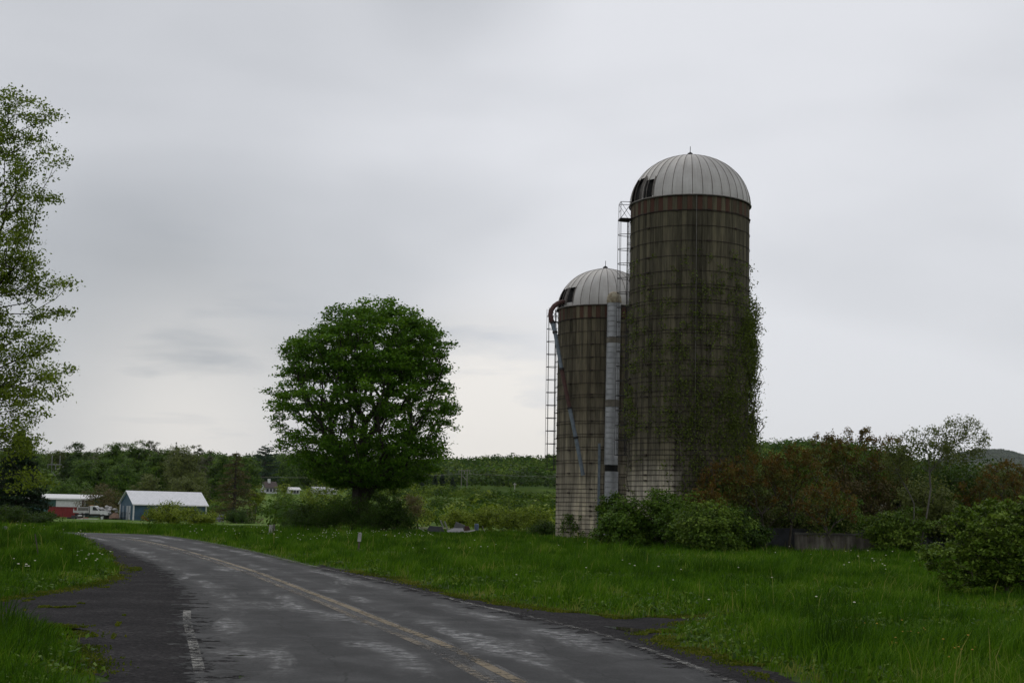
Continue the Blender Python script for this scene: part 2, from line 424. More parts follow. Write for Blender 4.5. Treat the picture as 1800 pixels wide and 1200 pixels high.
def build_ground():
    rad = np.concatenate([[0.5], np.geomspace(2, 12000, 200)])
    th = np.radians(np.concatenate([np.arange(-180, -40, 4.0), np.arange(-40, 40, .5), np.arange(40, 180, 4.0)]))
    Rr, T = np.meshgrid(rad, th, indexing='ij')
    x = Rr * np.sin(T); y = Rr * np.cos(T); z = ground_z(x, y)
    V = np.stack([x, y, z], 2).reshape(-1, 3); n, m = len(rad), len(th)
    i = np.arange(n - 1)[:, None] * m; j = np.arange(m)[None]; j2 = (j + 1) % m
    F = np.stack([i + j, i + m + j, i + m + j2, i + j2], 2).reshape(-1, 4)
    cap = [np.arange(m)[::-1].reshape(1, m)]
    o = mobj('ground', V, [F] + cap, mat_ground(), smooth=True); tag(o, 'green meadow turf rolling out to the wooded hills', 'ground', kind='structure')
build_ground()

def smooth_line(P, it=3):
    P = np.asarray(P, float)
    for _ in range(it):
        Q = [P[0]]
        for a, b in zip(P[:-1], P[1:]): Q += [a * .75 + b * .25, a * .25 + b * .75]
        Q.append(P[-1]); P = np.array(Q)
    return P
def resample(P, n):
    L = np.concatenate([[0], np.cumsum(np.linalg.norm(np.diff(P, axis=0), axis=1))]); s = np.linspace(0, L[-1], n)
    return np.stack([np.interp(s, L, P[:, 0]), np.interp(s, L, P[:, 1])], 1), s
far_r = [(-26.5, 78.6), (-32, 79.2), (-42, 78), (-60, 72), (-80, 62)]
far_l = [(-24.6, 73.0), (-29, 74.0), (-38, 73.2), (-56, 67.5), (-76, 57)]
Rpx = [(1560, 1290), (1400, 1236), (1302, 1196), (1238, 1172), (1185, 1152), (1112, 1127), (1065, 1112), (1008, 1099), (958, 1086), (905, 1075), (835, 1060), (783, 1046), (732, 1034), (682, 1021), (600, 1004), (550, 993.5), (500, 981), (450, 969), (375, 953.5), (300, 941.5), (250, 938)]
Lpx = [(290, 1320), (294, 1240), (295, 1195), (295, 1150), (291, 1105), (296, 1075), (306, 1050), (296, 1030), (268, 1000), (226, 977), (162, 952), (150, 944.5)]
Cpx = [(1040, 1275), (878, 1196), (798, 1152), (742, 1125), (688, 1105), (613, 1072), (537, 1043), (440, 1005), (375, 984), (300, 962), (250, 951), (200, 943)]
Rl = smooth_line([(10.6, -20), (6.1, 0)] + [gr(*p) for p in Rpx[1:]] + far_r); Ll = smooth_line([(4.4, -20), (-.2, 0)] + [gr(*p) for p in Lpx[1:]] + far_l)
Cl = smooth_line([(7.4, -20), (3.0, 0)] + [gr(*p) for p in Cpx] + [((a[0] + b[0]) / 2, (a[1] + b[1]) / 2) for a, b in zip(far_r, far_l)][1:])
NS = 320
R_, sR = resample(Rl, NS); L_, sL = resample(Ll, NS); C_, sC = resample(Cl, NS)
road_poly = np.concatenate([L_, R_[::-1]])

def mat_road():
    m, nt, b = newmat('worn_wet_asphalt'); t = NT(nt)
    uv = t.n('ShaderNodeTexCoord').outputs['UV']; s = t.n('ShaderNodeSeparateXYZ', {0: uv}); u, v = s.outputs[0], s.outputs[1]
    pos = t.vec('Pos')
    fine = t.noise(pos, 30, 4, .7); mid = t.noise(pos, 1.2, 6, .6)
    streak = t.noise(t.n('ShaderNodeMapping', {'Vector': uv, 'Scale': (9.0, .55, 1)}).outputs[0], 1.0, 5, .6, .4)
    patch = t.noise(t.n('ShaderNodeMapping', {'Vector': uv, 'Scale': (5.0, .28, 1), 'Location': (3.3, 1.7, 0)}).outputs[0], 1.0, 6, .62, .5)
    # wheel tracks: two in each lane
    def track(c, w): return t.n('ShaderNodeMapRange', {0: t.math('ABSOLUTE', t.math('SUBTRACT', u, c)), 1: w, 2: 0.0}, interpolation_type='SMOOTHSTEP').outputs[0]
    tr = t.math('MAXIMUM', t.math('MAXIMUM', track(.16, .11), track(.40, .10)), t.math('MAXIMUM', track(.64, .10), track(.86, .10)))
    wet = t.math('MULTIPLY', t.n('ShaderNodeMapRange', {0: t.math('ADD', patch, t.math('MULTIPLY', tr, .12)), 1: .585, 2: .72}).outputs[0],
                 t.n('ShaderNodeMapRange', {0: t.noise(pos, 5, 6, .7), 1: .38, 2: .58}).outputs[0])
    base = t.ramp(t.math('ADD', t.math('MULTIPLY', mid, .6), t.math('MULTIPLY', streak, .4)), [(.38, (.011, .0115, .012)), (.5, (.025, .0255, .026)), (.62, (.050, .0505, .051))])
    base = t.mix(t.math('MULTIPLY', tr, .22), base, (.075, .075, .075))
    sp = t.ramp(fine, [(.35, (.55, .55, .55)), (.65, (1.35, 1.35, 1.35))])
    base = t.mix(.8, base, sp, 'MULTIPLY')
    # cracks: thin lines, strongest near the broken left edge and at mid lane
    vo = t.n('ShaderNodeTexVoronoi', {'Vector': t.n('ShaderNodeVectorMath', {0: t.vec('Pos', (1.5, .8, 1)), 1: t.n('ShaderNodeTexNoise', {'Vector': pos, 'Scale': 2.0, 'Detail': 3.0}).outputs['Color']}, operation='ADD').outputs[0], 'Scale': 1.0}, feature='DISTANCE_TO_EDGE')
    crack = t.n('ShaderNodeMapRange', {0: vo.outputs['Distance'], 1: .035, 2: .012}).outputs[0]
    edge = t.math('MAXIMUM', t.n('ShaderNodeMapRange', {0: u, 1: .2, 2: .06}).outputs[0], t.n('ShaderNodeMapRange', {0: u, 1: .9, 2: .97}).outputs[0])
    crack = t.math('MULTIPLY', crack, t.math('MAXIMUM', edge, t.n('ShaderNodeMapRange', {0: t.noise(pos, .35, 2), 1: .56, 2: .66, 4: .6}).outputs[0]))
    base = t.mix(crack, base, (.012, .012, .012))
    def seam(c, w, sc, am):
        wob = t.math('MULTIPLY', t.math('SUBTRACT', t.noise(t.n('ShaderNodeMapping', {'Vector': uv, 'Scale': (.2, sc, 1), 'Location': (c * 31, 0, 0)}).outputs[0], 1.0, 6, .65), .5), am)
        return t.math('LESS_THAN', t.math('ABSOLUTE', t.math('SUBTRACT', t.math('SUBTRACT', u, c), wob)), w)
    lines = t.math('MAXIMUM', t.math('MAXIMUM', seam(.27, .0022, .5, .16), seam(.53, .0020, .4, .10)), t.math('MAXIMUM', seam(.74, .0022, .6, .14), seam(.11, .003, .8, .2)))
    cross = t.math('LESS_THAN', t.math('ABSOLUTE', t.math('SUBTRACT', t.math('FRACT', t.math('ADD', t.math('MULTIPLY', v, .11), t.math('MULTIPLY', t.noise(t.n('ShaderNodeMapping', {'Vector': uv, 'Scale': (6, .1, 1)}).outputs[0], 1.0, 5, .6), .12))), .5)), .0022)
    lines = t.math('MULTIPLY', t.math('MAXIMUM', lines, cross), t.n('ShaderNodeMapRange', {0: t.noise(pos, .55, 3), 1: .42, 2: .5}).outputs[0])
    base = t.mix(t.math('MULTIPLY', lines, .85), base, (.008, .008, .008))
    # patches of loose dark gravel bitten into the edge
    base = t.mix(t.math('MULTIPLY', wet, .35), base, (.03, .032, .036))
    t.link(base, b.inputs['Base Color'])
    t.link(t.n('ShaderNodeMapRange', {0: wet, 1: 0.0, 2: 1.0, 3: .85, 4: .32}).outputs[0], b.inputs['Roughness'])
    b.inputs['Specular IOR Level'].default_value = .30
    h = t.math('MULTIPLY', t.math('SUBTRACT', t.math('ADD', fine, t.math('MULTIPLY', mid, .5)), t.math('MULTIPLY', crack, 1.5)), t.math('SUBTRACT', 1.0, t.math('MULTIPLY', wet, .8)))
    t.link(t.bump(h, .5, .012), b.inputs['Normal'])
    # broken edge: the sheet's rim is eaten away
    er = t.math('MULTIPLY', t.math('SUBTRACT', .5, t.math('ABSOLUTE', t.math('SUBTRACT', u, .5))), 5.6)
    cut = t.math('GREATER_THAN', t.math('ADD', er, t.math('MULTIPLY', t.math('SUBTRACT', t.noise(pos, 2.2, 6, .7), .5), 3.2)), .26)
    tp = t.n('ShaderNodeBsdfTransparent')
    ms = t.n('ShaderNodeMixShader', {0: cut, 1: tp.outputs[0], 2: b.outputs[0]}); t.link(ms.outputs[0], nt.nodes['Material Output'].inputs[0])
    return m
def mat_gravel():
    m, nt, b = newmat('dark_gravel'); t = NT(nt); pos = t.vec('Pos')
    vo = t.n('ShaderNodeTexVoronoi', {'Vector': pos, 'Scale': 26.0})
    f = t.noise(pos, .7, 7, .65)
    base = t.ramp(f, [(.3, (.010, .0095, .010)), (.5, (.019, .018, .019)), (.66, (.036, .034, .035))])
    st = t.ramp(t.n('ShaderNodeSeparateXYZ', {0: vo.outputs['Color']}).outputs[0], [(0, (.35, .35, .35)), (.8, (1.15, 1.1, 1.1)), (1, (2.3, 2.2, 2.2))])
    t.link(t.mix(.85, base, st, 'MULTIPLY'), b.inputs['Base Color']); b.inputs['Roughness'].default_value = .95; b.inputs['Specular IOR Level'].default_value = .12
    t.link(t.bump(vo.outputs['Distance'], .8, .03), b.inputs['Normal'])
    return m
M_road = mat_road(); M_gravel = mat_gravel()
def sheet(name, poly, z, mat, label=None, cat=None, kind='structure', uv=None):
    """flat polygon sheet triangulated by Blender"""
    import bmesh
    bm = bmesh.new(); vs = [bm.verts.new((p[0], p[1], z)) for p in poly]
    f = bm.faces.new(vs); bmesh.ops.triangulate(bm, faces=[f]); bmesh.ops.recalc_face_normals(bm, faces=bm.faces)
    if sum(f.normal.z for f in bm.faces) < 0: bmesh.ops.reverse_faces(bm, faces=bm.faces)
    me = bpy.data.meshes.new(name); bm.to_mesh(me); bm.free(); me.materials.append(mat)
    o = bpy.data.objects.new(name, me); COL.objects.link(o); return tag(o, label, cat, None, kind)
def jag(P, amp=.12, n=6, seed=1):
    g = np.random.default_rng(seed); out = []; P = np.asarray(P, float)
    for a, b in zip(P, np.roll(P, -1, 0)):
        for k in range(n):
            q = a + (b - a) * k / n; out.append(q + g.normal(size=2) * amp * min(1, np.linalg.norm(b - a)) * (k > 0))
    return np.array(out)
# road: three columns left edge / centre / right edge, refined across
uu = np.linspace(0, 1, 13)
V, UV = [], []
for k in range(NS):
    for u in uu:
        p = L_[k] * (1 - 2 * u) + C_[k] * 2 * u if u < .5 else C_[k] * (2 - 2 * u) + R_[k] * (2 * u - 1)
        V.append((p[0], p[1], .008)); UV.append((u, sC[k]))
nn = len(uu); i = np.arange(NS - 1)[:, None] * nn; j = np.arange(nn - 1)[None]
F = np.stack([i + j, i + j + 1, i + nn + j + 1, i + nn + j], 2).reshape(-1, 4)
o = mobj('road', np.array(V), [F], M_road, uv=np.array(UV)); tag(o, 'worn wet grey asphalt road curving away to the left', 'road', kind='structure')

glpx = [(152, 950), (176, 967), (199, 990), (210, 1008), (190, 1020), (150, 1029), (75, 1042), (0, 1053), (-160, 1064), (-260, 1068), (-260, 1110), (-160, 1108), (0, 1103), (75, 1100), (122, 1103), (136, 1122), (146, 1150), (160, 1184), (180, 1215), (215, 1330), (520, 1330), (420, 1195), (400, 1100), (380, 1050), (340, 1000), (262, 970), (200, 956)]
gravel_l = np.array([(-4.2, -20) if p[1] == 1330 and p[0] == 215 else (5, -20) if p[1] == 1330 else gr(*p) for p in glpx])
grpx = [(560, 992), (607, 1001), (645, 1008), (675, 1012), (700, 1016), (737, 1028), (800, 1046), (837, 1053), (895, 1062), (950, 1069), (1012, 1077), (1062, 1083), (1112, 1087), (1212, 1083), (1270, 1081), (1330, 1080), (1300, 1090), (1232, 1094), (1200, 1102), (1160, 1113), (1150, 1118), (1187, 1132), (1250, 1149), (1300, 1164), (1347, 1178), (1400, 1199), (1520, 1240), (1640, 1290), (1400, 1290), (1180, 1180), (1000, 1120), (850, 1080), (700, 1045), (600, 1020), (540, 1004)]
gravel_r = np.array([(7.9, 0) if p == (1640, 1290) else (5.8, 0) if p == (1400, 1290) else gr(*p) for p in grpx])
sheet('gravel_shoulder', jag(gravel_l, .10, 5, 3), .004, M_gravel, 'dark gravel pull-off left of the road', 'gravel shoulder')
sheet('gravel_shoulder', jag(gravel_r, .08, 5, 4), .004, M_gravel, 'dark gravel strip along the right road edge', 'gravel shoulder')

def mat_paint(name, c, worn, op=.9):
    m, nt, b = newmat(name); t = NT(nt); pos = t.vec('Pos')
    f = t.math('ADD', t.math('MULTIPLY', t.noise(pos, 9, 6, .7), .6), t.math('MULTIPLY', t.noise(pos, .5, 4, .6), .4))
    b.inputs['Base Color'].default_value = c + (1,); b.inputs['Roughness'].default_value = .6
    k = t.n('ShaderNodeMapRange', {0: f, 1: worn - .04, 2: worn + .08, 4: op}).outputs[0]
    tp = t.n('ShaderNodeBsdfTransparent')
    ms = t.n('ShaderNodeMixShader', {0: k, 1: tp.outputs[0], 2: b.outputs[0]}); t.link(ms.outputs[0], nt.nodes['Material Output'].inputs[0])
    return m
M_yellow = mat_paint('worn_yellow_paint', (.15, .104, .038), .45)
M_yellow2 = mat_paint('faded_yellow_paint', (.13, .095, .048), .51)
M_white = mat_paint('worn_white_paint', (.17, .165, .145), .51)
M_seam = mat_paint('pale_centre_scuffing', (.075, .073, .069), .46, .6)
def line_strip(P, off, w, z, mat, label, s0=0, s1=None):
    P = P[s0:s1]; T = np.gradient(P, axis=0); T /= np.linalg.norm(T, axis=1)[:, None]; N = np.stack([T[:, 1], -T[:, 0]], 1)
    wob = (nz(np.arange(len(P)), np.zeros(len(P)), 9, 5) - .5)[:, None] * .05
    A = P + N * (off - w / 2 + wob); B = P + N * (off + w / 2 + wob); n = len(P)
    V = np.concatenate([np.c_[A, np.full(n, z)], np.c_[B, np.full(n, z)]]); i = np.arange(n - 1)
    o = mobj('road_marking', V, [np.stack([i, i + n, i + n + 1, i + 1], 1)], mat); tag(o, label, 'road marking', kind='structure')
line_strip(C_, .03, .5, .010, M_seam, 'pale scuffed band along the road centre')
line_strip(C_, .14, .14, .013, M_yellow, 'right line of the worn double yellow centre line')
line_strip(C_, -.15, .13, .013, M_yellow2, 'left line of the worn double yellow centre line')
kL = int(np.argmin(np.abs(L_[:, 1] - gr(302, 1068)[1]) + (np.arange(NS) > 240) * 99))
line_strip(L_, .30, .12, .013, M_white, 'broken white edge line on the left of the road', 0, kL)
line_strip(R_, -.14, .10, .013, M_white, 'thin white edge line on the right of the road', 0, 225)

m, nt, b = newmat('still_water'); b.inputs['Base Color'].default_value = (.012, .014, .008, 1); b.inputs['Roughness'].default_value = .03
pud = np.array([gr(*p) for p in [(1060, 1101), (1085, 1102), (1112, 1104), (1140, 1108), (1152, 1112), (1140, 1114), (1112, 1111), (1080, 1106)]])
sheet('puddle', smooth_line(np.concatenate([pud, pud[:1]]), 2)[:-1], .010, m, 'thin dark puddle on the gravel beside the road', 'puddle')

# ------------------------------------------------------------------ grass
gl_in = gravel_l; gr_in = gravel_r
moss_px = [[(-60, 1072), (0, 1069), (40, 1063), (90, 1065), (140, 1060), (162, 1062), (130, 1067), (60, 1071), (0, 1080), (-60, 1082)],
           [(203, 1120), (194, 1128), (203, 1098), (216, 1080), (221, 1081), (210, 1100)], [(172, 1033), (192, 1031), (192, 1036), (175, 1038)],
           [(222, 998), (248, 996), (250, 1002), (228, 1005)], [(232, 1098), (222, 1120), (220, 1118), (228, 1096)],
           [(0, 1050), (25, 1048), (28, 1056), (0, 1058)], [(38, 1054), (62, 1053), (60, 1058), (40, 1058)]]
moss_polys = [np.array([gr(*p) for p in q]) for q in moss_px]
def mat_grass(name, cs, spec=.25):
    m, nt, b = newmat(name); t = NT(nt)
    pos = t.vec('Pos')
    f = t.math('ADD', t.math('MULTIPLY', t.attr('tint'), .5), t.math('MULTIPLY', t.math('ADD', t.noise(pos, .28, 5, .6), t.math('MULTIPLY', t.math('SUBTRACT', t.noise(pos, 1.1, 3, .5), .5), 1.3)), .8), clamp=True)
    col = t.ramp(f, [(.32, cs[0]), (.55, cs[1]), (.78, cs[2]), (.95, cs[3])])
    t.link(col, b.inputs['Base Color']); b.inputs['Roughness'].default_value = .65; b.inputs['Specular IOR Level'].default_value = spec
    tr = t.n('ShaderNodeBsdfTranslucent', {'Color': t.mix(.3, col, (.14, .26, .004))})
    ms = t.n('ShaderNodeMixShader', {0: .35, 1: b.outputs[0], 2: tr.outputs[0]}); t.link(ms.outputs[0], nt.nodes['Material Output'].inputs[0])
    return m
M_grass = mat_grass('meadow_grass', [(.011, .036, .002), (.044, .118, .004), (.10, .205, .009), (.25, .25, .06)], .08)
M_moss = mat_grass('yellow_moss', [(.03, .045, .003), (.06, .08, .005), (.11, .12, .01), (.16, .15, .02)], .1)
def edge_dist(x, y, polys):
    """rough distance to the nearest road/gravel outline vertex"""
    Q = np.concatenate(polys); out = np.full(len(x), 1e9)
    for q in Q: out = np.minimum(out, (x - q[0]) ** 2 + (y - q[1]) ** 2)
    return np.sqrt(out)
edge_pts = [jag(gravel_l, 0, 8), jag(gravel_r, 0, 8), R_[90:], L_[160:]]
def blades(x, y, z, h, w, g, lean=.42):
    n = len(x); a = g.random(n) * 2 * math.pi; dx, dy = np.cos(a), np.sin(a)
    la = g.random(n) * 2 * math.pi; l = (h * lean * (.3 + 1.3 * g.random(n)))
    lx = np.cos(la) * l + h * .10; ly = np.sin(la) * l
    B0 = np.stack([x - dx * w / 2, y - dy * w / 2, z], 1); B1 = np.stack([x + dx * w / 2, y + dy * w / 2, z], 1)
    M0 = np.stack([x - dx * w * .4 + lx * .35, y - dy * w * .4 + ly * .35, z + h * .6], 1); M1 = np.stack([x + dx * w * .4 + lx * .35, y + dy * w * .4 + ly * .35, z + h * .6], 1)
    T = np.stack([x + lx, y + ly, z + h * (1 - .25 * np.minimum(l / h, 1))], 1)
    V = np.stack([B0, B1, M1, M0, T], 1).reshape(-1, 3); b = np.arange(n)[:, None] * 5
    return V, [(b + np.array([0, 1, 2, 3])), (b + np.array([3, 2, 4]))]
def build_grass(N=620000, seed=11):
    g = np.random.default_rng(seed)
    D = 6 + (118 - 6) * g.random(N) ** 1.0; x = (g.random(N) * 2 - 1) * (.44 * D + 3); y = D
    keep = ~(inpoly(x, y, road_poly) | inpoly(x, y, gl_in) | inpoly(x, y, gr_in)); x, y = x[keep], y[keep]
    ed = np.concatenate([edge_dist(x[i:i + 60000], y[i:i + 60000], edge_pts) for i in range(0, len(x), 60000)])
    n1_ = nz(x, y, 1.3, 1); n2_ = nz(x, y, 4.5, 2); n3_ = nz(x, y, .5, 8)
    h = .08 + .48 * (n1_ ** 1.5) * (.35 + .65 * n2_) + .16 * n3_ ** 2
    worn = np.exp(-((y - (38 - .25 * (x - 8))) / 2.2) ** 2) * sstep(6, 10, x)          # flattened track across the right-hand meadow
    h *= (1 - .6 * worn)
    h *= 1 + .35 * sstep(24, 15, y) * (x > 2) + .35 * ((x < -5) & (y < 24))
    near = sstep(0, .9, ed); h = h * (.22 + .78 * near)
    h *= .75 + .5 * g.random(len(x))
    tall = g.random(len(x)) < .006 * (n2_ > .4); h[tall] = h[tall] * 1.5 + .12
    tuft = nz(x, y, .8, 31) * nz(x, y, 3.5, 32) > .38; h = np.where(tuft, h * 1.45 + .05, h)
    h *= 1 - .5 * sstep(78, 100, y)
    w = .0065 + .00030 * y
    V, F = blades(x, y, ground_z(x, y), h, w, g)
    tint = np.clip(g.random(len(x)) * .7 + .30 * (1 - near) + .35 * worn * g.random(len(x)) + .20 * n2_ - .12 * n1_, 0, 1); tint[tuft] *= .45; tint[tall] = 1
    o = mobj('grass', V, F, M_grass, attrs={'tint': np.repeat(tint, 5)}); tag(o, 'long green meadow grass on both sides of the road', 'grass', kind='stuff')
    # yellow moss and low weeds: patches on the gravel and a fringe along its rim
    X, Y = [], []
    for q in moss_polys:
        lo, hi = q.min(0), q.max(0); k = int(np.prod(hi - lo) * 3200) + 200
        px_, py_ = lo[0] + g.random(k) * (hi[0] - lo[0]), lo[1] + g.random(k) * (hi[1] - lo[1]); s = inpoly(px_, py_, q) & (nz(px_, py_, .22, 4) * .6 + nz(px_, py_, .7, 9) * .6 + g.random(k) * .25 > .80)
        X.append(px_[s]); Y.append(py_[s])
    q = np.concatenate([jag(gravel_l[1:18], 0, 60)[:-60], jag(gravel_r[1:27], 0, 60)[:-60]]); q = np.repeat(q, 14, 0)
    q = q + g.normal(size=q.shape) * .16; s = nz(q[:, 0], q[:, 1], .6, 14) > .35
    X.append(q[s, 0]); Y.append(q[s, 1])
    x = np.concatenate(X); y = np.concatenate(Y); s = ~inpoly(x, y, road_poly); x, y = x[s], y[s]
    V, F = blades(x, y, np.full(len(x), .003), .012 + .03 * g.random(len(x)), .012 + .0006 * y, g, .9)
    o = mobj('moss', V, F, M_moss, attrs={'tint': np.repeat(g.random(len(x)), 5)}); tag(o, 'yellow-green moss creeping over the gravel edges', 'moss', kind='stuff')
    # broad-leaved weeds mixed in at the verge
    k = 9000; D = 10 + 60 * g.random(k); x = (g.random(k) * 2 - 1) * .44 * D; y = D
    s = ~(inpoly(x, y, road_poly) | inpoly(x, y, gl_in) | inpoly(x, y, gr_in)) & (nz(x, y, 2.2, 21) > .58); x, y = x[s], y[s]
    C = np.repeat(np.stack([x, y, np.full(len(x), .10)], 1), 9, 0); C = C + g.normal(size=C.shape) * np.array([.10, .10, .04])
    V, F2 = leaves(C, .05 + .0012 * C[:, 1], g, .5, .6)
    o = mobj('weeds', V, [F2], M_leaf_mid, attrs={'tint': np.repeat(g.random(len(C)), 4)}); tag(o, 'low broad-leaved weeds mixed into the roadside grass', 'weeds', kind='stuff')
build_grass()
# ------------------------------------------------------------------ silos
def mat_stave(name, top, mid, low, zlow, zhigh, u0=None):
    m, nt, b = newmat(name); t = NT(nt)
    uv = t.n('ShaderNodeTexCoord').outputs['UV']; s = t.n('ShaderNodeSeparateXYZ', {0: uv}); v = s.outputs[1]
    tint = t.attr('tint'); red = t.attr('red')
    streak = t.noise(t.n('ShaderNodeMapping', {'Vector': uv, 'Scale': (5.0, .35, 1)}).outputs[0], 1.0, 6, .65)
    streak2 = t.noise(t.n('ShaderNodeMapping', {'Vector': uv, 'Scale': (14.0, .9, 1), 'Location': (4, 2, 0)}).outputs[0], 1.0, 4, .6)
    blot = t.noise(t.n('ShaderNodeMapping', {'Vector': uv, 'Scale': (.35, .22, 1), 'Location': (1.3, 7, 0)}).outputs[0], 1.0, 5, .6)
    k = t.math('ADD', t.n('ShaderNodeMapRange', {0: v, 1: zlow, 2: zhigh}).outputs[0], t.math('MULTIPLY', t.math('SUBTRACT', blot, .5), 1.1), clamp=True)
    if u0: k = t.math('ADD', k, t.n('ShaderNodeMapRange', {0: t.math('ADD', s.outputs[0], t.math('MULTIPLY', blot, 1.5)), 1: u0, 2: u0 + 1.6, 4: .7}).outputs[0], clamp=True)
    col = t.ramp(k, [(0, low), (.5, mid), (1, top)])
    f = t.math('ADD', t.math('MULTIPLY', tint, .26), t.math('ADD', t.math('MULTIPLY', streak, .62), t.math('MULTIPLY', streak2, .34)))
    col = t.mix(1.0, col, t.ramp(f, [(.42, (.34, .33, .31)), (.60, (.9, .88, .83)), (.78, (1.75, 1.68, 1.5))]), 'MULTIPLY')
    col = t.mix(t.math('MULTIPLY', red, .75), col, (.085, .036, .027))
    # dark weathered cracks between the staves
    t.link(col, b.inputs['Base Color']); b.inputs['Roughness'].default_value = .92; b.inputs['Specular IOR Level'].default_value = .15
    t.link(t.bump(t.math('ADD', streak2, t.noise(t.vec('Pos'), 12, 4)), .35, .015), b.inputs['Normal'])
    return m
M_stave_t = mat_stave('tall_silo_staves', (.085, .078, .056), (.115, .106, .08), (.46, .43, .37), 2.4, 6.2, 14.0)
M_stave_s = mat_stave('short_silo_staves', (.105, .093, .068), (.20, .18, .14), (.44, .40, .33), 1.0, 9.0)
M_dark = noisy('dark_void', (.004, .004, .004), (.008, .007, .006), 2, 1, bump=0)
M_hoop = noisy('rusty_iron', (.018, .013, .011), (.045, .028, .02), 8, .8, .2, bump=0)
M_iron = noisy('dark_iron', (.02, .019, .019), (.045, .042, .042), 8, .6, .5, bump=0)
def mat_dome():
    m, nt, b = newmat('weathered_galvanised_dome'); t = NT(nt)
    uv = t.n('ShaderNodeTexCoord').outputs['UV']
    st = t.noise(t.n('ShaderNodeMapping', {'Vector': uv, 'Scale': (30.0, 2.2, 1)}).outputs[0], 1.0, 6, .6)
    bl = t.noise(t.vec('Pos'), .8, 5, .6); sp = t.noise(t.vec('Pos'), 4, 6, .7)
    col = t.ramp(t.math('ADD', t.math('MULTIPLY', st, .5), t.math('MULTIPLY', bl, .5)), [(.3, (.30, .28, .26)), (.5, (.41, .395, .37)), (.7, (.52, .51, .49))])
    col = t.mix(t.n('ShaderNodeMapRange', {0: sp, 1: .66, 2: .74, 4: .6}).outputs[0], col, (.14, .11, .08))
    col = t.mix(t.math('MULTIPLY', t.attr('tint'), .25), col, (.62, .6, .57))
    t.link(col, b.inputs['Base Color']); b.inputs['Roughness'].default_value = .55; b.inputs['Metallic'].default_value = .25
    t.link(t.bump(bl, .4, .05), b.inputs['Normal'])
    return m
M_dome = mat_dome()
M_seamrib = noisy('dome_seams', (.10, .09, .08), (.2, .18, .16), 6, .7, .2, bump=0)
M_chute = noisy('galvanised_corrugated_chute', (.24, .245, .255), (.37, .375, .385), 1.6, .5, .35, bump=.2, c3=(.44, .44, .45))
M_chutest = noisy('stained_chute_band', (.11, .098, .075), (.17, .15, .12), 5, .8, bump=.2)
M_fibre = noisy('yellowed_fibreglass', (.16, .12, .06), (.34, .30, .21), 5, .6, bump=.2)
M_pipeb = noisy('blue_grey_steel_pipe', (.13, .16, .19), (.19, .225, .26), 5, .5, .3, bump=.1)
M_piper = noisy('red_brown_rusty_pipe', (.05, .022, .018), (.085, .034, .026), 6, .75, .1, bump=.2)

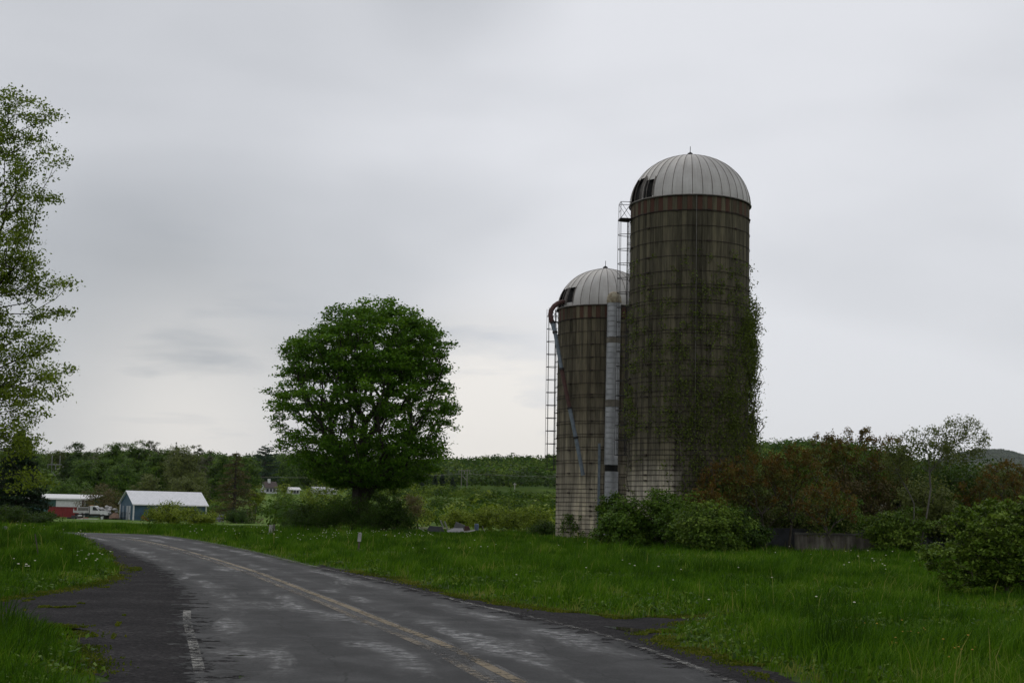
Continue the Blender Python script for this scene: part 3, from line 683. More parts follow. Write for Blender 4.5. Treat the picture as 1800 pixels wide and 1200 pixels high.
def silo(name, label, bx, by, R, Hs, lean, mat, npan, dome_h, holes, hoops, rust_row=True):
    """bx,by base centre, Hs height to dome rim, lean = (dx,dy) per metre of height"""
    t = thing(name, label, 'silo', (bx, by, 0))
    row = .762; ns = int(round(2 * math.pi * R / .254)); rows = int(round(Hs / row)); row = Hs / rows
    g = np.random.default_rng(int(R * 100))
    V, F, U, T, Rd = [], [], [], [], []
    da = 2 * math.pi / ns
    for k in range(ns):
        a0, a1 = k * da + .03 * da, (k + 1) * da - .03 * da; tcol = g.random()
        z = 0.0; j = 0
        cuts = [0.0] + list(np.arange(1, rows) * row ) + [Hs]
        cuts = [c for c in cuts if c <= Hs - .01 or c == Hs]
        if k % 2: cuts = cuts[:-2] + [Hs - row * .95, Hs] if False else cuts
        # the last course is always a full flush row
        cuts = [c for c in cuts if c < Hs - row * 1.01] + [Hs - row, Hs]
        for z0, z1 in zip(cuts[:-1], cuts[1:]):
            rr = R + g.normal() * .003; ri = R - .03
            tn = .65 * tcol + .35 * g.random(); rd = 1.0 if (z0 > Hs - row * 1.01 and k % 2 and rust_row) else 0.0
            if rd and g.random() < .15: rd = .4
            zz0, zz1 = z0 + .001, z1 - .001
            b = len(V)
            for (r_, a, zc) in ((rr, a0, zz0), (rr, a1, zz0), (rr, a1, zz1), (rr, a0, zz1), (ri, a0 - .04 * da, z0), (ri, a1 + .04 * da, z0), (ri, a1 + .04 * da, z1), (ri, a0 - .04 * da, z1)):
                V.append((bx + lean[0] * zc + r_ * math.cos(a), by + lean[1] * zc + r_ * math.sin(a), zc)); U.append((a * R, zc)); T.append(tn); Rd.append(rd)
            F += [(b, b + 1, b + 2, b + 3), (b + 4, b + 5, b + 1, b), (b + 5, b + 6, b + 2, b + 1), (b + 6, b + 7, b + 3, b + 2), (b + 7, b + 4, b, b + 3)]
    wall = mobj('wall', np.array(V), [np.array(F)], mat, t, attrs={'tint': T, 'red': Rd}, uv=np.array(U))
    core = Geo(); core.lathe([(R - .036, 0), (R - .036, Hs)], (bx, by, 0), 72)
    cv = core.V[0]; cv[:, 0] += lean[0] * cv[:, 2]; cv[:, 1] += lean[1] * cv[:, 2]
    core.build('wall_core', M_dark, t)
    # hoops with their bolted lugs: one mesh, one object per hoop
    hg = Geo(); a = np.linspace(0, 2 * math.pi, 97); hg.tube(np.stack([(R + .024) * np.cos(a), (R + .024) * np.sin(a), np.zeros(97)], 1), .013, 5, False)
    for k in range(4):
        aa = k * math.pi / 2 + .35 - math.pi * .55; hg.box(((R + .05) * math.cos(aa), (R + .05) * math.sin(aa), 0), (.07, .16, .07), aa)
    me = raw_mesh('hoop', np.concatenate(hg.V), [np.concatenate(v) for v in hg.F.values()], M_hoop)
    for z in hoops:
        h = bpy.data.objects.new('hoop', me); COL.objects.link(h); h.parent = t; h.location = (lean[0] * z, lean[1] * z, z)
        h.rotation_euler = (g.normal() * .0018, g.normal() * .0018, float(g.integers(0, 12)) * math.pi / 6)
    # dome
    cx, cy = bx + lean[0] * Hs, by + lean[1] * Hs
    nt_ = 16; sub = 4; n = npan * sub
    tt = np.linspace(0, 1, nt_ + 1) * math.pi / 2 * .985
    V, U, T = [], [], []
    pt = g.random(npan)
    for i, q in enumerate(tt):
        for k in range(n):
            a_ = k * 2 * math.pi / n; w = (k % sub) / sub
            dent = -.035 * math.sin(math.pi * w) * math.cos(q) * R / 3
            r_ = (R + .06) * math.cos(q) ** .96 + dent; z_ = Hs + .02 + dome_h * math.sin(q)
            if math.cos(q) < .3: z_ += .10 * (1 - math.cos(q) / .3) ** 1.6 * R / 3
            V.append((cx + r_ * math.cos(a_), cy + r_ * math.sin(a_), z_)); U.append((k / n * 6, q)); T.append(pt[k // sub])
    V.append((cx, cy, Hs + .02 + dome_h + .17 * R / 3)); U.append((0, 1.6)); T.append(.5)
    F = []
    for i in range(nt_):
        for k in range(n):
            az = (k + .5) / n * 2 * math.pi
            if any(h0 <= math.degrees(az) <= h1 and t0 <= (i + .5) / nt_ <= t1 for h0, h1, t0, t1 in holes): continue
            k2 = (k + 1) % n; F.append((i * n + k, i * n + k2, (i + 1) * n + k2, (i + 1) * n + k))
    F3 = [(nt_ * n + k, nt_ * n + (k + 1) % n, (nt_ + 1) * n) for k in range(n)]
    dome = mobj('dome', np.array(V), [np.array(F), np.array(F3)], M_dome, t, attrs={'tint': T}, uv=np.array(U))
    sg = Geo()
    for p in range(npan):
        k = p * sub; P = np.array([V[i * n + k] for i in range(nt_ + 1)]); sg.tube(P, .017, 4, False)
    sg.tube(np.stack([cx + (R + .075) * np.cos(a), cy + (R + .075) * np.sin(a), np.full(97, Hs + .03)], 1), .035, 5, False)
    sg.build('seam', M_seamrib, t)
    lin = Geo(); lin.lathe([((R - .12) * math.cos(q), Hs + (dome_h - .15) * math.sin(q)) for q in np.linspace(0, 1.5, 9)], (cx, cy, 0), 32); lin.build('dome_dark_shell', M_dark, t)  # near-black shell standing in for the unlit inside of the dome
    # framed edge of the hatch holes and the rod on the apex
    for h0, h1, t0, t1 in holes:
        for q in (h0, h1):
            fg = Geo()
            P = [(cx + (R + .075) * math.cos(u * math.pi / 2) ** .96 * math.cos(math.radians(q)), cy + (R + .075) * math.cos(u * math.pi / 2) ** .96 * math.sin(math.radians(q)), Hs + .02 + dome_h * math.sin(u * math.pi / 2)) for u in np.linspace(t0, t1, 5)]
            fg.tube(P, .03, 4); fg.build('hatch_frame', M_seamrib, t)
    rg = Geo(); az_ = Hs + .02 + dome_h + .17 * R / 3
    rg.lathe([(.16, -.06), (.12, .02), (.03, .07), (.02, .1)], (cx, cy, az_), 10); rg.tube([(cx, cy, az_), (cx + .01, cy, az_ + .38)], .018, 5)
    rg.build('lightning_rod', M_iron, t)
    return t
def cage_ladder(t, bx, by, lean, R, az, z0, z1, step, zc0=None, depth=.56, half=.34):
    """caged ladder on the wall at azimuth az (radians)"""
    zc0 = z0 if zc0 is None else zc0
    def pt(out, tan, z): return np.array([bx + lean[0] * z + (R + out) * math.cos(az) - tan * math.sin(az), by + lean[1] * z + (R + out) * math.sin(az) + tan * math.cos(az), z])
    g = Geo()
    for s in (-1, 1): g.tube([pt(.16, .21 * s, z0), pt(.16, .21 * s, z1)], .016, 4)
    for z in np.arange(z0 + .15, z1, .3): g.tube([pt(.16, -.21, z), pt(.16, .21, z)], .011, 4)
    for z in np.arange(z0 + .3, z1, 1.52):
        for s in (-1, 1): g.tube([pt(-.02, .21 * s, z), pt(.16, .21 * s, z)], .013, 4)
    lad = g.build('ladder', M_iron, t)
    a = np.linspace(0, math.pi, 13)
    for z in np.arange(zc0, z1 + .01, step):
        h = Geo(); h.tube([pt(.05, -half, z)] + [pt(.12 + (depth - .0) * math.sin(q), -half * math.cos(q), z) for q in a] + [pt(.05, half, z)], .017, 4, False)
        h.build('cage_hoop', M_iron, lad)
    g = Geo()
    for q in (.0, .9, math.pi / 2, math.pi - .9, math.pi):
        g.tube([pt(.12 + depth * math.sin(q), -half * math.cos(q), zc0), pt(.12 + depth * math.sin(q), -half * math.cos(q), z1)], .012, 4)
    g.build('cage_bar', M_iron, lad)
    return pt

# --- tall silo
TY = 73.0
pb = at(1206.8, 955, TY); ptp = at(1212.6, 366, TY); TR = 3.08
T_b = (pb[0] + 0.0, TY); T_H = ptp[2]; T_lean = ((ptp[0] - pb[0]) / (ptp[2] - pb[2]), 0)
T_b = (pb[0] - T_lean[0] * pb[2], TY)
apex = at(1216, 270, TY)[2]
th = []
z = .35
rowt = T_H / round(T_H / .762)
for k in range(1, int(round(T_H / .762))):
    zz = k * rowt
    if k >= 18: th.append(zz)
    elif k >= 12: th += [zz - .07, zz + .09]
    elif k >= 7: th += [zz - .16, zz + .09]
    else: th += [zz - .25, zz, zz + .25]
th = [q for q in th if q < T_H - .3] + [T_H - .72]
tall = silo('tall_silo', 'taller concrete stave silo with metal dome and vines climbing its right side', T_b[0], T_b[1], TR, T_H, T_lean, M_stave_t, 38, apex - T_H - .2,
            [(190, 211, .0, .32), (214, 226, .03, .28)], th[:98])
zc = lambda y, Y=TY: at(1100, y, Y)[2]
pt = cage_ladder(tall, T_b[0], T_b[1], T_lean, TR, math.radians(184), zc(800), zc(388), .76)
zp = zc(388); zr = zc(359)
g = Geo(); c = pt(.33, 0, zp); g.box(c, (.62, .75, .05), math.radians(184)); g.build('platform', M_iron, tall)
g = Geo()
for s in (-.36, .36):
    g.tube([pt(.0, s, zr), pt(.60, s, zr)], .016, 4); g.tube([pt(.60, s, zp), pt(.60, s, zr)], .014, 4)
    g.tube([pt(.60, s, zp), pt(.02, s, zr)], .013, 4); g.tube([pt(.02, s, zp), pt(.60, s, zr - .02)], .010, 4)
g.tube([pt(.60, -.36, zr), pt(.60, .36, zr)], .016, 4); g.tube([pt(.60, -.36, (zr + zp) / 2), pt(.60, .36, (zr + zp) / 2)], .012, 4)
g.build('railing', M_iron, tall)
g = Geo(); ap = np.array([T_b[0] + T_lean[0] * T_H, TY - TR - .07, T_H])
g.tube([(ap[0] - .05, TY - TR - .05 + 0, T_H), (ap[0] - .07, TY - TR - .07, 5.5)], .013, 4); g.build('lightning_cable', noisy('pale_cable', (.12, .11, .10), (.18, .17, .15), 4, .6, bump=0), tall)

# --- short silo
SY = 84.5
pb2 = at(1060.0, 945, SY); pt2 = at(1063.2, 548, SY); SR = 2.80
S_lean = ((pt2[0] - pb2[0]) / (pt2[2] - pb2[2]), 0); S_H = pt2[2]; S_b = (pb2[0] - S_lean[0] * pb2[2], SY)
apex2 = at(1063, 470, SY)[2]
rows = S_H / round(S_H / .762); sh = []
for k in range(1, int(round(S_H / .762))):
    zz = k * rows
    if k >= 12: sh.append(zz)
    elif k >= 5: sh += [zz - .06, zz + .10]
    else: sh += [zz - .25, zz - .03, zz + .25]
short = silo('short_silo', 'shorter concrete stave silo with a corrugated chute and slanting filler pipe', S_b[0], S_b[1], SR, S_H, S_lean, M_stave_s, 32, apex2 - S_H - .16,
             [(192, 209, .03, .32), (212, 225, .05, .31)], [.2] + sh + [S_H - .72])
zs = lambda y: at(1010, y, SY)[2]
pt_s = cage_ladder(short, S_b[0], S_b[1], S_lean, SR, math.radians(183), zs(826), zs(545), .76)
# corrugated unloading chute on the camera side
def chute_c(z): return np.array([S_b[0] + S_lean[0] * z + .32 - .012 * (14 - z), SY - SR - .44, z])
cr = .39; YF = SY - SR - .44
zt_, zgap1, zgap0, zb_ = at(1070, 532, YF)[2], at(1070, 817, YF)[2], at(1070, 828, YF)[2], .4
bands = [(at(1070, 603, YF)[2], at(1070, 593, YF)[2]), (at(1070, 715, YF)[2], at(1070, 703, YF)[2])]
ch = Geo()
def chute_piece(geo, z0, z1, r=cr, off=0.0):
    zz = z0; P, Rr = [], []
    while zz < z1 - 1e-6:
        zn = min(zz + .30, z1)
        for q, rr in ((zz, r + .002), (zz + .02, r + .018), (zz + .04, r - .004), (zz + .06, r), (zn - .001, r)):
            P.append(chute_c(min(q, z1)) + np.array([off, 0, 0])); Rr.append(rr)
        zz = zn
    n = 30; a = np.arange(n) * 2 * math.pi / n
    V = np.concatenate([np.stack([p[0] + rr * np.cos(a), p[1] + rr * np.sin(a), np.full(n, p[2])], 1) for p, rr in zip(P, Rr)])
    j = np.arange(n); j2 = (j + 1) % n
    F = np.concatenate([np.stack([i * n + j, i * n + j2, (i + 1) * n + j2, (i + 1) * n + j], 1) for i in range(len(P) - 1)])
    geo.add(V, F)
chute_piece(ch, zgap1, bands[1][0]); chute_piece(ch, bands[1][1], bands[0][0]); chute_piece(ch, bands[0][1], zt_)
chute = ch.build('chute', M_chute, short)
cg = Geo(); chute_piece(cg, zb_, zgap0, cr, .04); cg.build('lower_chute', M_chute, short)
for z0, z1 in bands: g = Geo(); chute_piece(g, z0, z1, cr + .006); g.build('stained_band', M_chutest, chute)
g = Geo(); g.lathe([(cr - .03, zgap0 - .5), (cr - .03, zgap1 + .5)], (chute_c(zgap0)[0] + .02, YF, 0), 16); g.build('chute_dark_shell', M_dark, chute)  # near-black tube added as the darkness inside the chute gap
g = Geo(); c0 = chute_c(zt_)
g.lathe([(cr + .03, -.02), (cr + .04, .12), (cr + .01, .34), (cr * .82, .52), (cr * .5, .62), (.01, .66)], (c0[0], c0[1], c0[2]), 18)
g.box((c0[0], c0[1] + .5, c0[2] + .22), (cr * 1.7, .95, .5)); g.build('chute_hood', M_fibre, short, smooth=False)
for z in np.arange(1.5, zt_, 1.52): g = Geo(); g.box((chute_c(z)[0], YF + .43, z), (.5, .12, .06)); g.build('chute_bracket', M_iron, short)
# narrow steel rail standing beside the chute
g = Geo(); a0 = at(1053, 860, YF); g.box((a0[0], YF + .25, 3.0), (.14, .14, 5.2)); g.build('steel_post', M_pipeb, short)
# filler pipe: gooseneck over the dome and sloping sections down the front
YP = SY - .6; YQ = SY - SR - .35
gp = [at(996, 532, SY - 1.2), at(988, 531, SY - 1.4), at(981, 533, SY - 1.7), at(974, 538, SY - 2.0), at(969, 545, SY - 2.2), at(967.5, 553, SY - 2.3), at(969, 562, SY - 2.4), at(971, 567, SY - 2.4)]
gp = smooth_line3 = np.array(gp)
g = Geo(); g.tube(gp, .145, 10); goose = g.build('gooseneck_pipe', M_piper, short)
stops = [(971, 566, 2.4), (975.5, 583, 2.45), (987, 648, 2.6), (1001, 716, 3.1), (1012, 768, 3.15), (1025, 835, 3.15)]
Q = [at(x, y, SY - d) for x, y, d in stops]
for k, mt in enumerate((M_pipeb, M_pipeb, M_piper, M_pipeb, M_pipeb)):
    g = Geo(); g.tube([Q[k], Q[k + 1]], .115 if k else .13, 10); sec = g.build('pipe_section', mt, short)
    g = Geo(); d_ = (Q[k + 1] - Q[k]) / np.linalg.norm(Q[k + 1] - Q[k]); g.tube([Q[k] - d_ * .03, Q[k] + d_ * .09], .155, 10); g.build('pipe_collar', M_iron, sec)
g = Geo(); g.tube([at(965, 541, SY - 2.2), at(979, 556, SY - 1.6), at(985, 566, SY - 1.2)], .014, 4); g.tube([at(967, 565, SY - 2.3), at(986, 536, SY - 1.5)], .014, 4); g.box(at(973, 566, SY - 2.3), (.5, .3, .05)); g.build('pipe_brace', M_iron, short)

# vines on the silos
def surf_plant(name, label, bx, by, R, lean, az0, pts, zroot, leafn, leafs, clr, seed, mleaf, group=None, spread=.6, tipr=.006):
    """pts: columns azimuth(rad), z, stand-off"""
    g = np.random.default_rng(seed)
    A = np.stack([(pts[:, 0] - az0) * R, pts[:, 1], pts[:, 2]], 1)[:, [0, 2, 1]]       # u, off, z
    t = thing(name, label, 'climbing plant', (bx + R * math.cos(az0), by + R * math.sin(az0), 0), group)
    Vs, Fs, tipsW, off = [], [], [], 0
    k = len(zroot); which = np.argmin(np.abs(A[:, :1] - np.array(zroot)[None]) + g.random((len(A), k)) * spread, 1)
    def W3(P):
        a = az0 + P[:, 0] / R; r = R + P[:, 1]
        return np.stack([bx + lean[0] * P[:, 2] + r * np.cos(a), by + r * np.sin(a), P[:, 2]], 1)
    for i, u0 in enumerate(zroot):
        S = A[which == i]
        if len(S) < 3: continue
        P, par, tips = skeleton(np.array([[u0, .06, 0], [u0 + .1, .05, .8]]), S, .25, .5, .10, g); P[:, 1] = np.maximum(P[:, 1], .05)
        r = radii(P, par, tipr, 2.8); r = np.minimum(r, .035)
        Pw = W3(P); V, F = branch_mesh(Pw, par, r, .012); Vs.append(V); Fs.append(F[0] + off); off += len(V); tipsW.append(Pw[tips])
    mobj('stem', np.concatenate(Vs), [np.concatenate(Fs)], M_twig, t)
    C = np.repeat(np.concatenate(tipsW), leafn, 0); C = C + g.normal(size=C.shape) * clr
    rad = np.sqrt((C[:, 0] - bx - lean[0] * C[:, 2]) ** 2 + (C[:, 1] - by) ** 2); k_ = np.maximum(1, (R + .04) / rad)
    C[:, 0] = bx + lean[0] * C[:, 2] + (C[:, 0] - bx - lean[0] * C[:, 2]) * k_; C[:, 1] = by + (C[:, 1] - by) * k_
    V, F = leaves(C, leafs, g, .2, .7)
    mobj('foliage', V, [F], mleaf, t, attrs={'tint': np.repeat(g.random(len(C)), 4)})
    return t
g = np.random.default_rng(31)
def vine_pts(n):
    out = []
    zt = zc(455); z_mid = zc(560)
    while len(out) < n:
        a = math.radians(g.uniform(-175, 40)); z = g.uniform(1.5, zt); s = g.random()
        dr = abs(math.degrees(a) - (-4))           # right edge of the visible face
        top = zc(440 + 60 * (nz(a * 3, 0, 1, 9))) if True else zt
        dens = .75 * math.exp(-(dr / 16) ** 2) * (z < zc(520)) + .45 * math.exp(-(dr / 60) ** 2) + .20
        if dr < 30 and z > zc(520): dens *= .35
        dens *= .2 + 1.3 * nz(a * TR, z * .8, 1.5, 17) ** 1.4
        if z < 8 and a > math.radians(-108): dens *= 1.6
        if z > z_mid: dens *= .55
        if z < 5.5 and a < math.radians(-105): dens *= .12
        if z > zc(480): dens *= .5
        if s < dens:
            offp = .08 + abs(g.normal()) * .07
            if dr < 22 and z < zc(505): offp = .08 + g.random() ** 1.5 * (.34 if z > 5 else .22)
            out.append((a, z, offp))
    return np.array(out)
VP = vine_pts(2600)
surf_plant('climbing_vine', 'tangled olive-green vine climbing the tall silo and spilling over its right edge', T_b[0], T_b[1], TR, T_lean, math.radians(-60), VP, [-4.5, -2.4, -.6, .9, 2.0, 2.9, 3.6], 12, .10, .14, 5, M_vine)
n_ = 120; SPt = np.stack([np.radians(g.uniform(-14, 8, n_)), g.uniform(3.8, zc(530), n_), .22 + .55 * g.random(n_) ** 1.3], 1)
surf_plant('climbing_vine', 'loose thin vine strands hanging off the right edge of the tall silo', T_b[0], T_b[1], TR, T_lean, math.radians(-5), SPt, [-.6, -.1, .4], 6, .09, .13, 15, M_vine, tipr=.009)
P2 = np.stack([np.radians(g.uniform(-62, -35, 130)), g.uniform(.5, 8.6, 130), .06 + .2 * g.random(130)], 1)
surf_plant('climbing_vine', 'narrow green vine in the gap between the two silos', S_b[0], S_b[1], SR, S_lean, math.radians(-50), P2, [-.3, .3], 22, .12, .13, 6, M_leaf_mid)
P3 = np.stack([np.radians(g.uniform(-150, -115, 40)), g.uniform(.1, 1.5, 40), .05 + .1 * g.random(40)], 1)
surf_plant('climbing_vine', 'small ivy sprig at the foot of the short silo', S_b[0], S_b[1], SR, S_lean, math.radians(-130), P3, [-.3, .3], 16, .10, .10, 8, M_leaf_mid)
# ------------------------------------------------------------------ paints for built things
def flat(name, c, rough=.6, metal=0.0, var=.12, sc=3.0):
    a = tuple(v * (1 - var) for v in c); b = tuple(v * (1 + var) for v in c)
    return noisy(name, a, b, sc, rough, metal, bump=.1)
M_wht = flat('white_paint', (.62, .62, .62), .5, 0, .1)
M_whtdirty = flat('dirty_white_plastic', (.42, .41, .40), .6, 0, .3, 2.5)
M_teal = flat('teal_siding', (.03, .085, .08), .7)
M_red = flat('red_steel', (.20, .008, .010), .55, 0, .15, 1.0)
M_tyre = flat('black_rubber', (.012, .012, .012), .85)
M_glass = flat('dark_window_glass', (.015, .02, .022), .1, 0, .1)
M_grey = flat('grey_weathered_metal', (.13, .13, .13), .6, .2, .3)
M_greyd = flat('dark_grey_sheet', (.045, .048, .055), .6, .1, .3)
M_tan = flat('pinkish_tan_board', (.27, .17, .13), .8, 0, .25)
M_wood = noisy('weathered_wood', (.07, .062, .052), (.15, .135, .115), 5, .9, bump=.4, sc=(8, 8, 1.5))
M_woodw = noisy('grey_white_boards', (.24, .235, .22), (.40, .385, .36), 5, .85, bump=.3, sc=(6, 6, 2))
M_orange = flat('orange_plastic', (.45, .16, .03), .6)
M_bluep = flat('blue_plastic', (.10, .14, .22), .5)
M_roofb = flat('brown_shingles', (.085, .065, .06), .9)
M_shedroof = None
def mat_corrug(name, c1, c2, axis_scale, rough, metal=0.0, strength=.5):
    m, nt, b = newmat(name); t = NT(nt)
    w = t.n('ShaderNodeTexWave', {'Vector': t.n('ShaderNodeTexCoord').outputs['UV'], 'Scale': axis_scale, 'Distortion': 0.0}, wave_type='BANDS', bands_direction='X').outputs['Fac']
    f = t.noise(t.vec('Pos'), 1.5, 6, .6)
    t.link(t.mix(t.math('MULTIPLY', w, .18), t.ramp(f, [(.35, c1), (.65, c2)]), (.02, .02, .02)), b.inputs['Base Color'])
    b.inputs['Roughness'].default_value = rough; b.inputs['Metallic'].default_value = metal
    t.link(t.bump(w, strength, .02), b.inputs['Normal'])
    return m
M_shedroof = mat_corrug('white_metal_roofing', (.74, .75, .77), (.84, .84, .87), 1.2, .45)
M_bluewall = mat_corrug('blue_siding', (.022, .068, .11), (.034, .095, .15), 2.0, .6)
def gz(x, y): return float(ground_z(np.array([x]), np.array([y]))[0])
def quad(geo_name, P, mat, parent, uv, th=.06, nrm=None):
    """a slab: four corners P, extruded by th backwards along its normal"""
    P = np.array(P, float); n = np.cross(P[1] - P[0], P[3] - P[0]); n /= np.linalg.norm(n)
    V = np.concatenate([P, P - n * th]); F = np.array([[0, 1, 2, 3], [7, 6, 5, 4], [0, 4, 5, 1], [1, 5, 6, 2], [2, 6, 7, 3], [3, 7, 4, 0]])
    return mobj(geo_name, V, [F], mat, parent, uv=np.array(list(uv) + list(uv)))

# --- blue shed with a white metal roof
def shed():
    D = 235.0; A = at(234, 913.5, D); x0, y0 = A[0], D; zb = A[2]; zb = min(zb, gz(x0, y0) + .1)
    al = math.radians(35); ax = np.array([math.cos(al), math.sin(al), 0]); ay = np.array([-math.sin(al), math.cos(al), 0])
    L, Wd, he = 12.6, 6.2, 2.75; hp = he + 2.0
    O = np.array([x0, y0, zb]); t = thing('blue_shed', 'blue shed with white metal roof behind the roadside bushes', 'shed', O)
    def P(a, b, z): return O + ax * a + ay * b + np.array([0, 0, z])
    g = Geo(); g.add([P(0, 0, -.6), P(L, 0, -.6), P(L, Wd, -.6), P(0, Wd, -.6), P(0, 0, he), P(L, 0, he), P(L, Wd, he), P(0, Wd, he), P(0, Wd / 2, hp), P(L, Wd / 2, hp)],
                     [np.array([[0, 1, 5, 4], [2, 3, 7, 6]]), np.array([[3, 0, 4, 8, 7], [1, 2, 6, 9, 5]])])
    V = np.concatenate(g.V); UVw = np.array([[(v - O) @ ax + (v - O) @ ay, v[2] - O[2]] for v in V])
    mobj('wall', V, [np.concatenate(v) for v in g.F.values()], M_bluewall, t, uv=UVw)
    e = .35; sl = (hp - he) / (Wd / 2)
    for s, (b0, b1) in enumerate(((-e, Wd / 2), (Wd + e, Wd / 2))):
        z0 = he - e * sl + .06
        Q = [P(-e, b0, z0), P(L + e, b0, z0), P(L + e, b1, hp + .06), P(-e, b1, hp + .06)]
        if s: Q = Q[::-1]
        uv = [((q - O) @ ax, (q - O)[2]) for q in Q]
        quad('roof', Q, M_shedroof, t, uv, .07)
    g = Geo()
    for a, b in ((0, 0), (0, Wd), (L, 0)): g.box(P(a, b, he / 2 - .1), (.20, .20, he), al)
    g.box(P(L / 2, -.02 - e, he - e * sl - .02), (L + 2 * e, .08, .18), al)
    g.build('corner_trim', M_wht, t)
    dg = Geo(); dg.box(P(-.06, 2.2, 1.15), (.08, 1.9, 2.3), al); door = dg.build('door', flat('pale_grey_door', (.33, .35, .38), .6, 0, .15), t)
    h = Geo(); h.box(P(-.13, 1.5, 1.05), (.06, .1, .2), al); h.box(P(-.12, 2.2, 1.15), (.03, .06, 2.25), al); h.build('handle', M_iron, door)
    g = Geo(); g.box(P(-.06, 4.6, 1.25), (.08, .8, 2.1), al); g.build('shutter', flat('grey_blue_shutter', (.16, .2, .24), .6), t)
    wg = Geo(); wg.box(P(4.3, -.05, 1.75), (1.2, .08, .9), al); wf = wg.build('window', M_wht, t)
    g = Geo(); g.box(P(4.3, -.11, 1.75), (1.0, .04, .7), al); g.build('pane', M_glass, wf)
    return O, P
SO, SP = shed()

# --- teal barn with a wide white door, far left
D = 262.0; zb = gz(at(120, 905, D)[0], D); X0, X1 = at(36, 905, D)[0], at(158, 905, D)[0]
ztop = at(120, 875, D)[2]; O = np.array([(X0 + X1) / 2, D, zb])
t = thing('teal_barn', 'low teal barn with a wide white front, behind the red container', 'barn', O)
g = Geo(); g.box(((X0 + X1) / 2, D + 3.5, (zb - .5 + ztop - .3) / 2), (X1 - X0 - .4, 7, ztop - zb + .2)); g.build('wall', M_teal, t)
g = Geo(); g.prism([(-.5, 0), (7.6, .9), (7.6, 1.05), (-.5, .28)], ((X0 - .1, D, ztop - .32), (0, 1, 0), (0, 0, 1), (1, 0, 0)), X1 - X0 + .35); g.build('roof', M_shedroof if False else M_wht, t)
xa, xb = at(99, 880, D)[0], at(151, 880, D)[0]
g = Geo(); g.box(((xa + xb) / 2, D - .06, (zb + ztop - .3) / 2), (xb - xa, .1, ztop - .34 - zb)); d_ = g.build('sliding_door', M_wht, t)
g = Geo(); g.box(((xa + xb) / 2, D - .14, ztop - .45), (xb - xa, .06, .08)); g.build('door_rail', M_grey, d_)
g = Geo(); xp = at(147.5, 880, D)[0]; g.box((xp, D - .6, (zb + ztop) / 2 - .2), (.22, .22, ztop - zb - .2)); g.build('post', M_piper, t)

# --- red container
D = 247.0; xa, xb = at(84, 900, D)[0], at(134.5, 900, D)[0]; zb = gz(xa, D); zt = at(110, 890.5, D)[2]
t = thing('red_container', 'long red steel container in front of the teal barn', 'container', ((xa + xb) / 2, D, zb))
g = Geo(); g.prism([(xa, zb + .12), (xb - .5, zb + .12), (xb, zt), (xa, zt)], ((0, D, 0), (1, 0, 0), (0, 0, 1), (0, 1, 0)), 2.3); body = g.build('body', M_red, t)
g = Geo()
for x in np.arange(xa + .3, xb - .4, .55): g.box((x, D - .04, (zb + zt) / 2 + .05), (.10, .07, zt - zb - .25))
g.box(((xa + xb) / 2, D - .05, zt - .03), (xb - xa, .12, .12)); g.build('rib', M_red, body)
for x in (xa + .6, xb - 1.2): g = Geo(); g.box((x, D + 1.1, zb + .05), (.5, 2.0, .16)); g.build('skid', M_iron, t)

